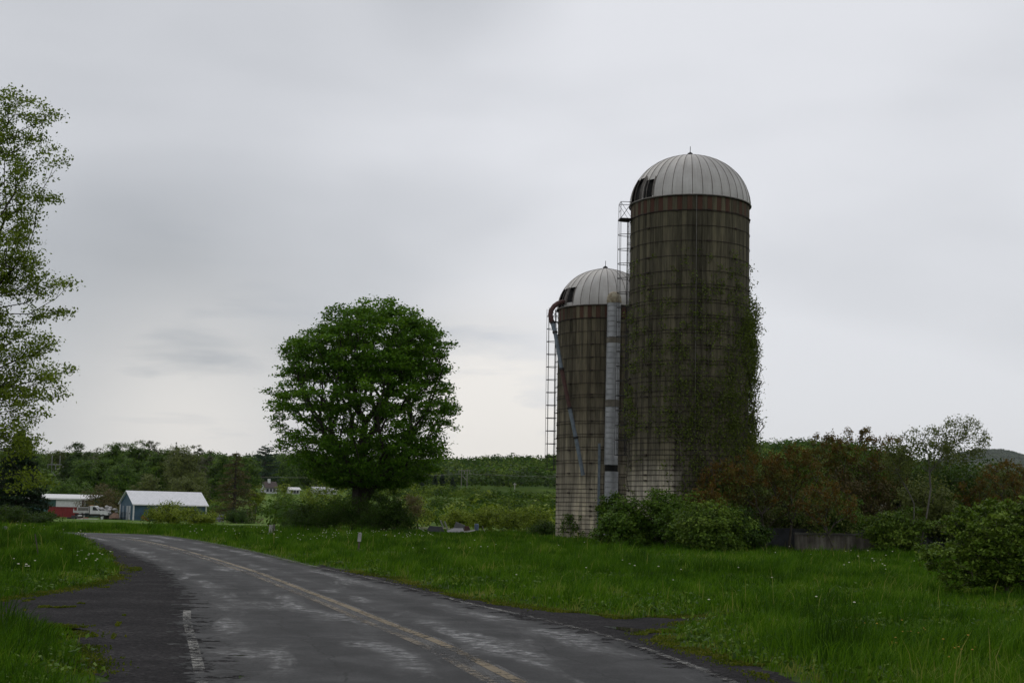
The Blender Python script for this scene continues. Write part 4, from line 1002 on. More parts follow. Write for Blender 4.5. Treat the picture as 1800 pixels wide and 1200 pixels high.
# --- white dump truck seen from its right side
def truck():
    D = 238.0; k = D / 2500 / 11.25
    def X(zx): return at(80 + zx / 11.25, 912, D)[0]
    zb = gz(X(800), D); t = thing('dump_truck', 'old white dump truck with an empty grey bed, parked by the scrap', 'truck', (X(870), D, zb))
    def Z(m): return zb + m
    def pr(poly, d0, d1, geo): return geo.prism(poly, ((0, D + d0, zb), (1, 0, 0), (0, 0, 1), (0, 1, 0)), d1 - d0)
    bx0, bx1, cx1, hx1 = X(540), X(845), X(1060), X(1225)
    g = Geo(); g.box(((bx0 + hx1) / 2, D + 1, Z(.72)), (hx1 - bx0 - .2, 1.0, .22)); g.build('chassis', M_iron, t)
    g = Geo(); g.box(((bx0 + bx1) / 2, D + 1, Z(1.02)), (bx1 - bx0, 2.1, .10)); g.box(((bx0 + bx1) / 2, D + 2.02, Z(1.5)), (bx1 - bx0, .07, .9)); g.box(((bx0 + bx1) / 2, D - .02, Z(1.17)), (bx1 - bx0, .07, .36))
    g.box((bx1 + .02, D + 1, Z(1.6)), (.08, 2.1, 1.15)); g.box((bx0 + .05, D + .02, Z(1.35)), (.12, .1, .7)); g.box((bx0 + .05, D + 2.0, Z(1.35)), (.12, .1, .7))
    bed = g.build('dump_bed', M_whtdirty, t)
    g = Geo(); g.box(((bx0 + bx1) / 2 + .05, D + 1.96, Z(1.5)), (bx1 - bx0 - .25, .05, .66)); g.build('bed_liner', flat('olive_grey_liner', (.12, .12, .10), .8, 0, .25), bed)
    g = Geo(); pr([(bx1 + .16, .85), (cx1 + .12, .85), (cx1 + .12, 1.32), (cx1 - .1, 1.42), (cx1 - .75, 2.12), (cx1 - 1.0, 2.2), (bx1 + .22, 2.2), (bx1 + .16, 2.1)], .1, 1.95, g); cab = g.build('cab', M_wht, t)
    g = Geo(); pr([(bx1 + .62, 1.45), (cx1 - .24, 1.45), (cx1 - .8, 2.02), (bx1 + .62, 2.02)], .06, .12, g); g.build('window', M_glass, cab)
    g = Geo(); pr([(cx1 - .06, 1.42), (cx1 - .03, 1.42), (cx1 - .70, 2.10), (cx1 - .74, 2.10)], .3, 1.75, g); g.build('windscreen', M_glass, cab)
    g = Geo(); g.box((bx1 + .12, D + 1, Z(2.2)), (.16, 1.5, .14)); g.build('beacon_bar', M_orange, cab)
    g = Geo(); pr([(cx1 + .1, .75), (hx1, .7), (hx1 + .06, 1.05), (hx1 - .1, 1.28), (cx1 + .1, 1.40)], .12, 1.93, g); hd = g.build('hood', M_wht, t)
    g = Geo(); g.box((hx1 + .02, D + .35, Z(.98)), (.12, .3, .2)); g.build('headlight', M_glass, hd)
    for wx in (bx0 + .75, cx1 + .55):
        for dy in (.08, 1.75):
            w = Geo(); a = np.array([wx, D + dy, Z(.42)])
            w.tube([a, a + np.array([0, .24, 0])], .42, 16); wo = w.build('wheel', M_tyre, t)
            r = Geo(); r.tube([a - np.array([0, .03, 0]), a + np.array([0, .02, 0])], .22, 12); r.build('rim', M_grey, wo)
truck()

# --- scrap and bags by the truck
def Xd(zx, D): return at(80 + zx / 11.25, 912, D)[0]
D = 239.5; zb = gz(Xd(1250, D), D)
g = Geo(); gg = np.random.default_rng(4)
for k in range(46):
    x = Xd(gg.uniform(1090, 1440), D); h = 1.05 * math.exp(-((x - Xd(1250, D)) / 1.3) ** 2)
    g.box((x, D + gg.uniform(-.4, 1.6), zb + gg.uniform(0, max(h, .15))), gg.uniform(.15, .75, 3), gg.uniform(0, 3), gg.uniform(-.6, .6), gg.uniform(-.6, .6))
tag(g.build('scrap_heap', noisy('mixed_dark_scrap', (.03, .028, .025), (.14, .12, .10), 1.4, .8, .1, bump=0, c3=(.25, .12, .09)), loc=(Xd(1250, D), D, zb)), 'heap of mixed dark scrap between the dump truck and the blue shed', 'scrap heap', kind='stuff')
bag_l = ['white bag on the scrap, nearest the truck bonnet', 'pale bag at the very top of the scrap heap', 'pale bag just right of the topmost one', 'big white bag in the middle of the heap', 'white bag with a pointed end on the right of the heap', 'small white bag lowest on the right of the heap', 'round white bag low in the heap beside the bonnet', 'pale grey bag at the back of the heap']
for k, (zx, zy, rx, rz) in enumerate([(1105, 535, .42, .26), (1195, 500, .30, .26), (1255, 515, .36, .24), (1250, 555, .42, .28), (1355, 545, .42, .20), (1385, 585, .32, .20), (1235, 610, .30, .26), (1175, 560, .42, .26)]):
    c = np.array([Xd(zx, D), D - .1 + .25 * (k % 3), zb + (738 - zy) / 118.0]); g = Geo(); g.blob(c, (rx, .35, rz), 40 + k, .3, 12, 8)
    tag(g.build('rubbish_bag', M_whtdirty, loc=c - np.array([0, 0, rz]), smooth=True), bag_l[k], 'bag', 'pale bags thrown on the scrap heap')
def panel(name, label, cat, zx0, zx1, zy0, zy1, D, mat, tilt=.3, th=.05, group=None):
    a, b = Xd(zx0, D), Xd(zx1, D); z0 = zb + max(0, (738 - zy1) / 118.0); z1 = zb + (738 - zy0) / 118.0
    g = Geo(); g.prism([(a, z0), (b, z0 + .05), (b - (b - a) * .12, z0 + (z1 - z0) * .8), (a + (b - a) * .45, z1), (a + .1, z0 + (z1 - z0) * .45)], ((0, D, 0), (1, 0, 0), (0, tilt * .3, 1), (0, 1, 0)), th)
    return tag(g.build(name, mat, loc=((a + b) / 2, D, z0)), label, cat, group)
panel('board', 'pinkish tan board leaning on the scrap heap', 'board', 1255, 1460, 600, 712, 237.6, M_tan)
D = 237.0
t = thing('metal_rack', 'black metal rack standing before the shed door', 'rack', (Xd(1560, D), D, zb)); g = Geo(); x0, x1 = Xd(1490, D), Xd(1640, D)
for x in (x0, (x0 + x1) / 2, x1):
    for dy in (0, .7): g.box((x, D + dy, zb + .6), (.06, .06, 1.2))
g.build('upright', M_iron, t); g = Geo()
for z in (.35, 1.18):
    for dy in (0, .7): g.box(((x0 + x1) / 2, D + dy, zb + z), (x1 - x0 + .06, .05, .06))
    for x in (x0, x1): g.box((x, D + .35, zb + z), (.05, .66, .05))
g.build('crossbar', M_iron, t)
for nm, lb, ct, zx, zy, d, mt, y_ in [('bucket', 'small white bucket at the foot of the metal rack', 'bucket', 1655, 705, (.28, .28, .30), M_wht, 236.2),
                                ('bucket', 'white bucket lying right of the orange tub', 'bucket', 1115, 715, (.42, .36, .42), M_wht, 235.6)]:
    c = (Xd(zx, y_), y_, zb); g = Geo(); g.lathe([(.01, 0), (d[0] * .4, 0), (d[0] * .55, d[2]), (d[0] * .5, d[2]), (d[0] * .4, .04)], (c[0], c[1], c[2] + .02), 12)
    tag(g.build(nm, mt, loc=c), lb, ct)
panel('board', 'long white panel lying flat in front of the truck', 'board', 640, 1100, 722, 742, 235.4, M_whtdirty, 2.5, .06)
panel('board', 'tan board lying flat below the orange tub', 'board', 640, 860, 712, 726, 235.9, M_tan, 2.0, .06)
g = Geo(); c = (Xd(805, 235.7), 235.7, zb + .18); g.lathe([(.3, -.12), (.38, .12), (.34, .12), (.27, -.08)], c, 14); g.lathe([(.01, -.12), (.3, -.12)], c, 14); tag(g.build('tub', M_orange, loc=c), 'flat orange tub lying on boards before the truck', 'tub')
g = Geo(); g.blob((Xd(680, 235.9), 235.9, zb + .52), (.38, .3, .16), 90, .3); tag(g.build('tarpaulin', M_whtdirty, loc=(Xd(680, 235.9), 235.9, zb + .35)), 'crumpled white tarpaulin under the back of the truck bed', 'tarpaulin')
g = Geo(); g.box((Xd(550, 236), 236, zb + .42), (.65, .5, .28), .2); g.box((Xd(550, 236), 236, zb + .14), (.5, .4, .28)); tag(g.build('crate', M_greyd, loc=(Xd(550, 236), 236, zb)), 'dark crate at the rear corner of the truck', 'crate')
for k, (zx, l_) in enumerate([(470, 'black tyre lying left of the truck'), (600, 'black tyre lying under the dump bed')]):
    c = np.array([Xd(zx, 236.4), 236.4, zb + .14]); g = Geo(); a = np.linspace(0, 2 * math.pi, 21); g.tube(np.stack([c[0] + .3 * np.cos(a), c[1] + .3 * np.sin(a), np.full(21, c[2])], 1), .12, 8, False); tag(g.build('tyre', M_tyre, loc=c), l_, 'tyre', 'loose tyres')
# mower by the shed
D = 233.0; c = at(252.5, 914, D); c[2] = gz(c[0], D)
t = thing('mower', 'small red mower standing at the blue shed wall', 'mower', c)
g = Geo(); g.prism([(-.4, .15), (.35, .15), (.42, .4), (.1, .62), (-.15, .85), (-.3, .8), (-.4, .45)], ((c[0], D, c[2]), (1, 0, 0), (0, 0, 1), (0, 1, 0)), .55); g.build('body', flat('red_mower_paint', (.22, .025, .015), .5), t)
for dx in (-.25, .3):
    g = Geo(); g.tube([(c[0] + dx, D - .08, c[2] + .16), (c[0] + dx, D + .62, c[2] + .16)], .16, 12); g.build('wheel', M_tyre, t)
g = Geo(); g.tube([(c[0] - .3, D + .1, c[2] + .7), (c[0] - .6, D + .1, c[2] + 1.05)], .025, 5); g.build('handle', M_iron, t)
g = Geo(); c = at(258, 914, 232.0); c[2] = gz(c[0], 232); g.box(c + np.array([0, 0, .14]), (.7, .3, .24), .3, 0, .3); tag(g.build('plank', M_orange, loc=c), 'short orange plank beside the red mower', 'plank')
# upright grey bin
D = 236.0; c = at(385.5, 911, D); c[2] = gz(c[0], D); t = thing('storage_bin', 'pale grey upright bin with a dark lid on the far lawn', 'bin', c)
g = Geo(); g.prism([(-.52, 0), (.52, 0), (.6, 1.25), (-.6, 1.25)], ((c[0], D, c[2]), (1, 0, 0), (0, 0, 1), (0, 1, 0)), 1.0); g.build('body', flat('grey_lilac_plastic', (.22, .22, .26), .6), t)
g = Geo(); g.box((c[0], D + .5, c[2] + 1.32), (1.3, 1.1, .13)); g.build('lid', M_greyd, t)

# --- distant houses
def house(name, label, px0, px1, D, he, hp, wallm, roofm, depth=7, gable=.25, chim=True):
    x0, x1 = at(px0, 866, D)[0], at(px1, 866, D)[0]; z = gz((x0 + x1) / 2, D)
    t = thing(name, label, 'house', ((x0 + x1) / 2, D, z)); al = math.radians(28)
    ax = np.array([math.cos(al), math.sin(al), 0]); ay = np.array([-math.sin(al), math.cos(al), 0]); L = (x1 - x0)
    O = np.array([x0 + L * gable, D, z])
    def P(a, b, h): return O + ax * a + ay * b + np.array([0, 0, h])
    g = Geo(); g.add([P(0, 0, -1), P(L, 0, -1), P(L, depth, -1), P(0, depth, -1), P(0, 0, he), P(L, 0, he), P(L, depth, he), P(0, depth, he), P(0, depth / 2, hp), P(L, depth / 2, hp)],
                     [np.array([[0, 1, 5, 4], [2, 3, 7, 6]]), np.array([[3, 0, 4, 8, 7], [1, 2, 6, 9, 5]])]); g.build('wall', wallm, t)
    g = Geo(); e = .4; sl = (hp - he) / (depth / 2)
    for b0, s in ((-e, 1), (depth + e, -1)):
        Q = np.array([P(-e, b0, he - e * sl + .1), P(L + e, b0, he - e * sl + .1), P(L + e, depth / 2, hp + .1), P(-e, depth / 2, hp + .1)])
        g.add(np.concatenate([Q, Q + np.array([0, 0, .2])]), np.array([[0, 1, 2, 3], [7, 6, 5, 4], [0, 4, 5, 1], [1, 5, 6, 2], [2, 6, 7, 3], [3, 7, 4, 0]]))
    rf = g.build('roof', roofm, t)
    if chim: g = Geo(); g.box(P(L * .45, depth / 2 - .5, hp + .5), (.9, .9, 1.6), al); g.build('chimney', M_wht, rf)
    for a in (.22, .5, .78):
        g = Geo(); g.box(P(L * a, -.05, he * .55), (.9, .1, 1.2), al); g.build('window', M_glass, t)
M_housew = flat('white_house_boards', (.50, .50, .52), .7)
house('white_house', 'distant white house with brown roof and chimney below the dark pine', 460, 482, 545, 2.3, 4.3, M_housew, M_roofb, 5)
house('white_bungalow', 'distant low white building right of the white house', 507, 526, 545, 1.5, 2.3, M_wht, M_wht, 3.5, .1, False)
house('white_bungalow', 'distant low white building half hidden by a yellow tree', 549, 590, 545, 1.6, 2.6, M_housew, M_housew, 5, .1, False)

# --- power line across the valley
def pylon(label, px0, px1, ytop, ybar, D, mat, brace=True, r=.16):
    a, b = at(px0, ytop, D), at(px1, ytop, D); z = gz(a[0], D); zt = a[2]; zb_ = at(px0, ybar, D)[2]
    t = thing('utility_pole', label, 'utility pole', ((a[0] + b[0]) / 2, D, z))
    for x in ((a[0], b[0]) if px0 != px1 else (a[0],)):
        g = Geo(); g.tube([(x, D, z - .5), (x, D, zt)], r, 6); g.build('post', mat, t)
    w = (b[0] - a[0]); g = Geo(); xc = (a[0] + b[0]) / 2
    ww = w * 2.0 if w > .1 else 1.6
    g.box((xc, D - .2, zb_), (ww, .22, .28)); g.build('crossarm', mat, t)
    if w > .1:
        g = Geo()
        for k in (-1, 0, 1): g.tube([(xc + k * ww / 2.1, D - .2, zb_ - 1.4), (xc + k * ww / 2.1, D - .2, zb_ + .1)], .15, 5)
        g.build('insulator', mat, t)
        if brace: g = Geo(); g.tube([(a[0] + .3, D - .1, zb_ - 2.2), (b[0], D - .1, zb_ - 4.6)], .14, 4); g.build('brace', mat, t)
    return xc, zb_ - 1.4, ww
M_pole = flat('weathered_pole_wood', (.19, .18, .16), .8)
c1 = pylon('twin-post power pylon with crossarm before the central wooded hill', 811.5, 821.5, 824, 826.5, 640, M_pole)
c2 = pylon('pale twin-post pylon far left beyond the teal barn', 92, 106, 800, 816, 420, flat('pale_pole', (.2, .2, .2), .7), True, .13)
c3 = pylon('single pale pole at the wood edge left of the silos', 905, 905, 848, 851, 660, flat('pale_pole_wood', (.4, .38, .34), .7), False, .2)
for k, lb in enumerate(('upper', 'middle', 'lower')):
    pts = [np.array([c2[0] + (k - 1) * 1.2, 420, c2[1] + .2 * k]), np.array([c1[0] + (k - 1) * c1[2] / 2.1, 639.8, c1[1]]), np.array([c1[0] + 260, 700, c1[1] + 4])]
    P = []
    for a, b in zip(pts[:-1], pts[1:]):
        for s in np.linspace(0, 1, 14): P.append(a + (b - a) * s - np.array([0, 0, 4.0 * s * (1 - s) * 2.2]))
    g = Geo(); g.tube(np.array(P), .02, 3, False); tag(g.build('power_line', M_pole, loc=P[0]), {'upper': 'left-hand wire of the power line across the valley', 'middle': 'centre wire of the power line across the valley', 'lower': 'right-hand wire of the power line across the valley'}[lb], 'power line', 'wires between the pylons')

# --- roadside things
def leaning_post(name, label, cat, px0, py0, px1, py1, D, r, mat, k=8):
    a, b = at(px0, py0, D), at(px1, py1, D); a[2] = min(a[2], -.05)
    g = Geo(); g.tube([a, b], r, k); return tag(g.build(name, mat, loc=(a[0], a[1], 0)), label, cat)
D = 50.0; a, b = at(628.5, 982, D), at(633.5, 935, D)
t = thing('marker_post', 'thin leaning roadside marker with a rounded white paddle on top', 'marker post', (a[0], D, 0)); d_ = (b - a)
g = Geo(); g.prism([(-.03, -.06), (.03, -.06), (.03, .60), (-.03, .60)], ((a[0], D, 0), (1, 0, 0), (d_[0] / d_[2], 0, 1), (0, 1, 0)), .035); g.build('stake', noisy('brown_stake', (.06, .045, .035), (.12, .095, .07), 6, .9), t)
hh = b[2]; z0 = hh - .32
g = Geo(); arc = [(.063 * math.cos(q), hh - .063 + .063 * math.sin(q)) for q in np.linspace(0, math.pi, 9)]
g.prism([(-.063, z0), (.063, z0)] + arc, ((a[0], D - .012, 0), (1, 0, 0), (d_[0] / d_[2], 0, 1), (0, -1, 0)), .012); pd = g.build('paddle', flat('chalky_white_plastic', (.34, .33, .32), .6, 0, .15, 8), t)
g = Geo(); g.box((a[0] + d_[0] / d_[2] * (hh - .07), D - .026, hh - .07), (.02, .006, .02)); g.build('bolt', M_dark, pd)
leaning_post('stake', 'thin dark stake leaning in the grass left of the road', 'stake', 69.5, 990, 61.5, 938, 40.0, .018, M_twig, 5)
D = 80.0; c = at(476, 932, D)
t = thing('cut_post', 'short split grey wooden post near the far verge', 'post', (c[0], D, 0))
g = Geo(); zt = at(476, 922, D)[2]; g.tube([(c[0], D, -.05), (c[0] + .01, D, zt)], [.12, .115], 9); g.build('post', M_woodw, t)
g = Geo(); g.prism([(0.10, 0), (.23, 0), (.22, zt + .02), (.15, zt + .04), (.12, zt - .05)], ((c[0], D - .06, 0), (1, 0, 0), (0, 0, 1), (0, 1, 0)), .14); g.build('split_half', M_wood, t)
c = at(8.5, 921, 74.0); g = Geo(); g.prism([(-.15, -.05), (.13, -.05), (.14, .22), (.08, .30), (-.04, .32), (-.12, .25)], ((c[0], 74, 0.02), (1, 0, 0), (0, 0, 1), (0, 1, 0)), .18); tag(g.build('marker_stone', M_grey, loc=(c[0], 74, 0)), 'small whitish stone at the far left grass edge', 'stone')

# --- junk heap in the middle of the meadow
def jx(zx, zy, D): return at(700 + zx / 9.0, 880 + zy / 9.0, D)
def slab(name, label, cat, pts, D, mat, th=.08, back=.0):
    P = [jx(x, y, D) for x, y in pts]; c = np.mean(P, 0); low = min(p[2] for p in P)
    sh_ = min(0.0, 0) if low < .12 else 0
    g = Geo(); g.prism([(p[0], max(p[2], -.02)) for p in P], ((0, D, 0), (1, 0, 0), (0, back, 1), (0, 1, 0)), th); return tag(g.build(name, mat, loc=(c[0], D, 0)), label, cat)
slab('metal_sheet', 'dark crumpled metal sheet on the left of the junk heap', 'metal sheet', [(430, 500), (490, 392), (690, 405), (740, 500), (600, 510)], 104.0, M_greyd, .12, .5)
slab('board', 'whitish board sticking up on the left of the junk heap', 'board', [(700, 420), (655, 300), (675, 300), (725, 420)], 104.4, M_woodw)
slab('board', 'longer whitish board leaning at the centre of the junk heap', 'board', [(790, 500), (720, 320), (742, 318), (815, 500)], 103.8, M_woodw)
slab('concrete_block', 'tilted grey slab standing in the junk heap', 'slab', [(870, 440), (912, 330), (1055, 385), (1035, 470), (880, 470)], 104.8, M_grey, .35, .2)
slab('metal_sheet', 'pale bent roofing sheet at the front of the junk heap', 'metal sheet', [(760, 470), (870, 430), (1020, 432), (1040, 480), (900, 505), (800, 510)], 103.2, flat('pale_roof_sheet', (.2, .2, .21), .5, .3), .05, 1.4)
slab('metal_scrap', 'rusty brown piece between the slab and the blue drum', 'scrap metal', [(1040, 480), (1050, 400), (1110, 395), (1140, 450), (1150, 490)], 104.6, M_piper, .3, .3)
slab('board', 'long white strip lying right of the bent roofing sheet', 'board', [(1030, 480), (1215, 452), (1220, 470), (1050, 505)], 103.0, M_woodw, .05, 1)
slab('board', 'thin pale board lying left of the dark metal sheet', 'board', [(310, 420), (330, 420), (445, 490), (425, 495)], 104.2, M_woodw, .05, .5)
slab('stick', 'thin grey stick leaning at the right of the junk heap', 'stick', [(1325, 400), (1335, 398), (1378, 490), (1366, 490)], 103.6, M_woodw, .05)
c = jx(1238, 450, 104.0); g = Geo(); g.lathe([(.01, 0), (.15, 0), (.155, .2), (.15, .4), (.12, .46), (.01, .46)], (c[0], 104, max(c[2] - .05, .02)), 14); tag(g.build('drum', M_bluep, loc=(c[0], 104, 0)), 'small blue drum at the right of the junk heap', 'drum')

def drape(name, poly, dz, mat, label, cat, n=18):
    poly = np.array(poly); lo, hi = poly.min(0), poly.max(0)
    X_, Y_ = np.meshgrid(np.linspace(lo[0], hi[0], n), np.linspace(lo[1], hi[1], n)); V = np.stack([X_.ravel(), Y_.ravel(), ground_z(X_.ravel(), Y_.ravel()) + dz], 1)
    i = np.arange(n - 1)[:, None] * n; j = np.arange(n - 1)[None]; F = np.stack([i + j, i + j + 1, i + n + j + 1, i + n + j], 2).reshape(-1, 4)
    cc = V[F].mean(1); F = F[inpoly(cc[:, 0], cc[:, 1], poly)]
    o = mobj(name, V, [F], mat); return tag(o, label, cat, kind='structure')
def grz(px, py, D0): p = at(px, py, D0); return (p[0], D0)
drape('gravel_patch', [(at(722, 900, 108)[0], 108), (at(780, 900, 108)[0], 108), (at(775, 900, 150)[0], 150), (at(722, 900, 150)[0], 150)], .05, noisy('pinkish_gravel', (.14, .10, .085), (.24, .18, .15), 2, .95), 'pinkish gravel patch left of the junk heap', 'gravel', 26)
drape('dirt_path', [(at(728, 900, 185)[0], 185), (at(790, 900, 185)[0], 185), (at(800, 900, 205)[0], 205), (at(728, 900, 205)[0], 205)], .06, noisy('pale_dirt', (.17, .15, .10), (.27, .24, .17), 1, .95), 'pale dirt track beyond the gravel patch', 'path', 20)
drape('dirt_path', [(at(140, 915, 112)[0], 112), (at(20, 915, 112)[0], 112), (at(20, 915, 128)[0], 128), (at(140, 915, 128)[0], 128)], .05, noisy('dry_grass_strip', (.10, .10, .04), (.17, .15, .07), 2, .95), 'strip of dry trodden grass before the spruce', 'path', 24)

# --- concrete wall at the right
M_conc = None
m, nt, b = newmat('stained_old_concrete'); t_ = NT(nt)
v1 = t_.noise(t_.vec('Pos', (5, 1, .5)), 1.0, 6, .6); v2 = t_.noise(t_.vec('Pos'), 1.6, 6, .65)
t_.link(t_.ramp(t_.math('ADD', t_.math('MULTIPLY', v1, .6), t_.math('MULTIPLY', v2, .4)), [(.35, (.06, .05, .041)), (.5, (.13, .115, .095)), (.66, (.26, .235, .20))]), b.inputs['Base Color']); b.inputs['Roughness'].default_value = .9
t_.link(t_.bump(v2, .5, .03), b.inputs['Normal']); M_conc = m
D = 67.0; xa, xb = at(1399, 970, D)[0], at(1590, 970, D)[0]; zt = at(1480, 940.5, D)[2]
t = thing('concrete_wall', 'low stained concrete wall behind the tall grass at the right', 'wall', ((xa + xb) / 2, D, 0))
g = Geo(); g.box(((xa + xb) / 2, D + .15, zt / 2 - .05), (xb - xa, .3, zt + .1)); g.build('wall', M_conc, t)
g = Geo(); g.box(((xa + xb) / 2, D + .14, zt + .045), (xb - xa + .1, .40, .09)); g.build('coping', flat('pale_worn_coping', (.09, .085, .075), .85, 0, .35, 1.5), t)
for x in np.arange(xa + .1, xb, 2.3): g = Geo(); g.box((x, D - .06, zt / 2 - .05), (.14, .12, zt - .1)); g.build('pier', M_conc, t)
xa2, xb2 = at(1330, 960, 71)[0], at(1740, 960, 71)[0]
g = Geo(); g.box(((xa2 + xb2) / 2, 71.3, .55), (xb2 - xa2, .3, 1.1)); tag(g.build('back_wall', M_greyd, loc=((xa2 + xb2) / 2, 71.3, 0)), 'darker second concrete wall set back behind the first', 'wall')
c = at(1362, 905, 78); g = Geo(); g.blob((c[0], 80, .5), (2.2, 1.6, 1.9), 12, .2, 16, 9); tag(g.build('hay_mound', noisy('dry_straw', (.16, .13, .08), (.27, .23, .15), 3, .95, bump=.8, dist=.1), loc=(c[0], 80, 0)), 'pale straw mound glimpsed through the sumac behind the wall', 'mound')
# ------------------------------------------------------------------ vegetation
def prof_pts(n, D, prof, x0, g, shell=.42, depthk=1.0, lump=.10):
    """points inside a crown whose left/right outline (pixels at distance D) is given row by row"""
    prof = np.array(prof, float); out = []
    wts = (prof[:, 2] - prof[:, 1]) ** 1.6
    ys = g.choice(np.arange(len(prof)), n * 2, p=wts / wts.sum()) + g.random(n * 2)
    yy = np.interp(ys, np.arange(len(prof)), prof[:, 0]); L_x = np.interp(yy, prof[:, 0], prof[:, 1]); R_x = np.interp(yy, prof[:, 0], prof[:, 2])
    th = g.random(n * 2) * 2 * math.pi; rho = g.random(n * 2) ** shell * (1 - lump + 2 * lump * nz(th * 3, yy / 25, 1, 3))
    rho = np.minimum(rho, 1.03)
    mid = (L_x + R_x) / 2; hw = (R_x - L_x) / 2
    px = mid + hw * rho * np.cos(th); dep = hw * rho * np.sin(th) * D / FOC * depthk
    for a, b, d in zip(px[:n], yy[:n], dep[:n]):
        p = at(a, b, D); out.append([p[0], D + d, p[2]])
    return np.array(out)

# --- the big maple
g = np.random.default_rng(101)
MD = 97.0
mp = [(526, 650, 686), (534, 608, 706), (549, 582, 730), (566, 562, 766), (582, 549, 784), (600, 520, 790), (615, 497, 784), (635, 491, 780), (655, 495, 792), (680, 480, 796), (700, 466, 812),
      (720, 474, 806), (745, 486, 800), (770, 490, 796), (790, 494, 796), (805, 502, 790), (825, 522, 772), (840, 548, 748), (852, 580, 712)]
A = np.concatenate([prof_pts(1350, MD, mp, 632, g, .38), prof_pts(420, MD, mp[:9], 632, g, .40), prof_pts(120, MD, mp[-6:], 632, g, .5)])
b0 = at(629, 938, MD); tb = np.array([b0[0], MD, 0]); x1 = at(631, 850, MD); x2 = at(634, 800, MD); x3 = at(642, 740, MD)
tree('maple_tree', 'huge round dark green maple standing alone in the middle', 'tree', tb, [tb, tb * .6 + x1 * .4 + [0, 0, 0], x1, x2, x3], A, 46, .20, .47, M_leaf_maple, M_bark,
     alpha=.55, seg=.9, tip=.013, rmax=.52, flat=.42, bend=.07, g=g, up=.7, along=350, thin=.035)

# --- near tree whose crown enters on the left
g = np.random.default_rng(202); ND = 42.0
pj = lambda px, py, dy=0.0: at(px, py, ND + dy)
lob = []
for px, py, rp, dy in [(28, y_, 46, d_) for y_, d_ in ((215, 0), (262, 1), (310, -1), (355, 0), (400, 1), (455, -1), (505, 0), (560, 1), (610, -1), (660, 0), (700, 1))] + [(70, 500, 34, 0), (70, 620, 34, .5), (68, 225, 26, 0)] + [(-190, 330, 150, 0), (-190, 560, 190, 0), (-120, 250, 110, -1), (-60, 240, 95, 1), (-10, 225, 75, 0), (-60, 400, 110, -1), (20, 345, 60, 1), (-10, 480, 95, 0), (-40, 620, 120, 1), (0, 690, 90, -1),
                       (-330, 420, 150, 0), (-340, 600, 140, 1), (-150, 450, 150, 3), (-150, 500, 150, -3), (-200, 720, 130, 0), (-30, 790, 70, 0), (10, 760, 60, 1), (-100, 780, 90, 0)]:
    c = pj(px, py, dy); r = rp * ND / FOC; lob.append((c, np.array([r, r, r * .9])))
A1 = lobes_pts(2600, lob, g, .5)
tips_px = [(66, 175), (90, 200), (104, 208), (70, 240), (100, 262), (112, 278), (60, 300), (85, 345), (98, 350), (70, 380), (60, 425), (110, 500), (130, 498), (90, 515), (95, 552), (118, 548), (85, 590), (95, 600),
           (90, 640), (126, 645), (105, 660), (112, 690), (70, 690), (60, 730), (30, 160), (12, 165), (45, 460), (80, 480), (75, 545), (60, 505), (90, 660), (108, 675), (45, 745), (72, 775), (60, 790), (35, 765), (80, 845), (70, 835), (55, 830), (45, 850)]
A2 = np.array([pj(a + q * -9 + g.normal() * 3, b + g.normal() * 3 + q * 2, g.normal() * .8) for a, b in tips_px for q in range(4)])
A = np.concatenate([A1, A2]); A = A[A[:, 2] > .9]
tb = pj(-205, 938); tb[2] = 0; trunk = [tb, [tb[0] + .1, ND, 2.2], [tb[0], ND, 4.5], [tb[0] + .1, ND, 7.5], [tb[0], ND, 10]]
tree('near_tree', 'close leafy tree whose branches reach in from the left edge', 'tree', tb, trunk, A, 30, .088, .24, M_leaf_near, M_bark, alpha=.45, seg=.55, tip=.005, ex=2.15, rmax=.30, flat=.6, bend=.10, g=g, up=.3, along=1100, thin=.02)

# --- conifers
def conifer(name, label, px, pytop, D, halfw_px, mat, z0=None, levels=26, seed=1, droop=.25, size=.22, dens=1.0, base_frac=.06, power=.8, barkm=None, group=None, crown='foliage', irregular=.15, pad=0.0):
    g = np.random.default_rng(seed); top = at(px, pytop, D); zb = gz(top[0], D) if z0 is None else z0
    Hh = top[2] - zb; Rm = halfw_px * D / FOC; t = thing(name, label, 'tree', (top[0], D, zb), group)
    tg = Geo(); tg.tube([(top[0], D, zb - .2), (top[0], D, zb + Hh * .5), (top[0], D, zb + Hh)], [Hh * .022 + .05, Hh * .014 + .03, .02], 8)
    C, T = [], []
    for i in range(levels):
        f = base_frac + (1 - base_frac) * i / levels; z = zb + Hh * f; r = Rm * max(.04, (1 - f)) ** power
        nb = int(7 + 4 * (1 - f))
        for k in range(nb):
            a = g.random() * 2 * math.pi; L = r * (1 - irregular + 2 * irregular * g.random()); zz = z + g.normal() * Hh / levels * .4
            P = np.array([[top[0] + math.cos(a) * L * s, D + math.sin(a) * L * s, zz - droop * L * s * s + pad * L * s + .15 * L * max(0, s - .7)] for s in (0, .35, .7, 1)])
            tg.tube(P, [.035 + .01 * L, .03, .02, .008], 3, False)
            n = int(26 * dens * (.35 + L / Rm)); s = .12 + .88 * g.random(n) ** .7
            q = np.stack([np.interp(s, (0, .35, .7, 1), P[:, j]) for j in range(3)], 1)
            wdt = (.20 * L * (1.15 - s) + .10)
            q = q + np.stack([-math.sin(a) * g.normal(size=n) * wdt, math.cos(a) * g.normal(size=n) * wdt, -np.abs(g.normal(size=n)) * .10 * (.5 + L * .25)], 1)
            C.append(q); T.append(np.full(n, g.random() * .5) + g.random(n) * .5)
    tg.build('trunk', barkm or M_bark, t)
    C = np.concatenate(C); V, F = leaves(C, size, g, .9, .35)
    mobj(crown, V, [F], mat, t, attrs={'tint': np.repeat(np.concatenate(T), 4)})
    return t
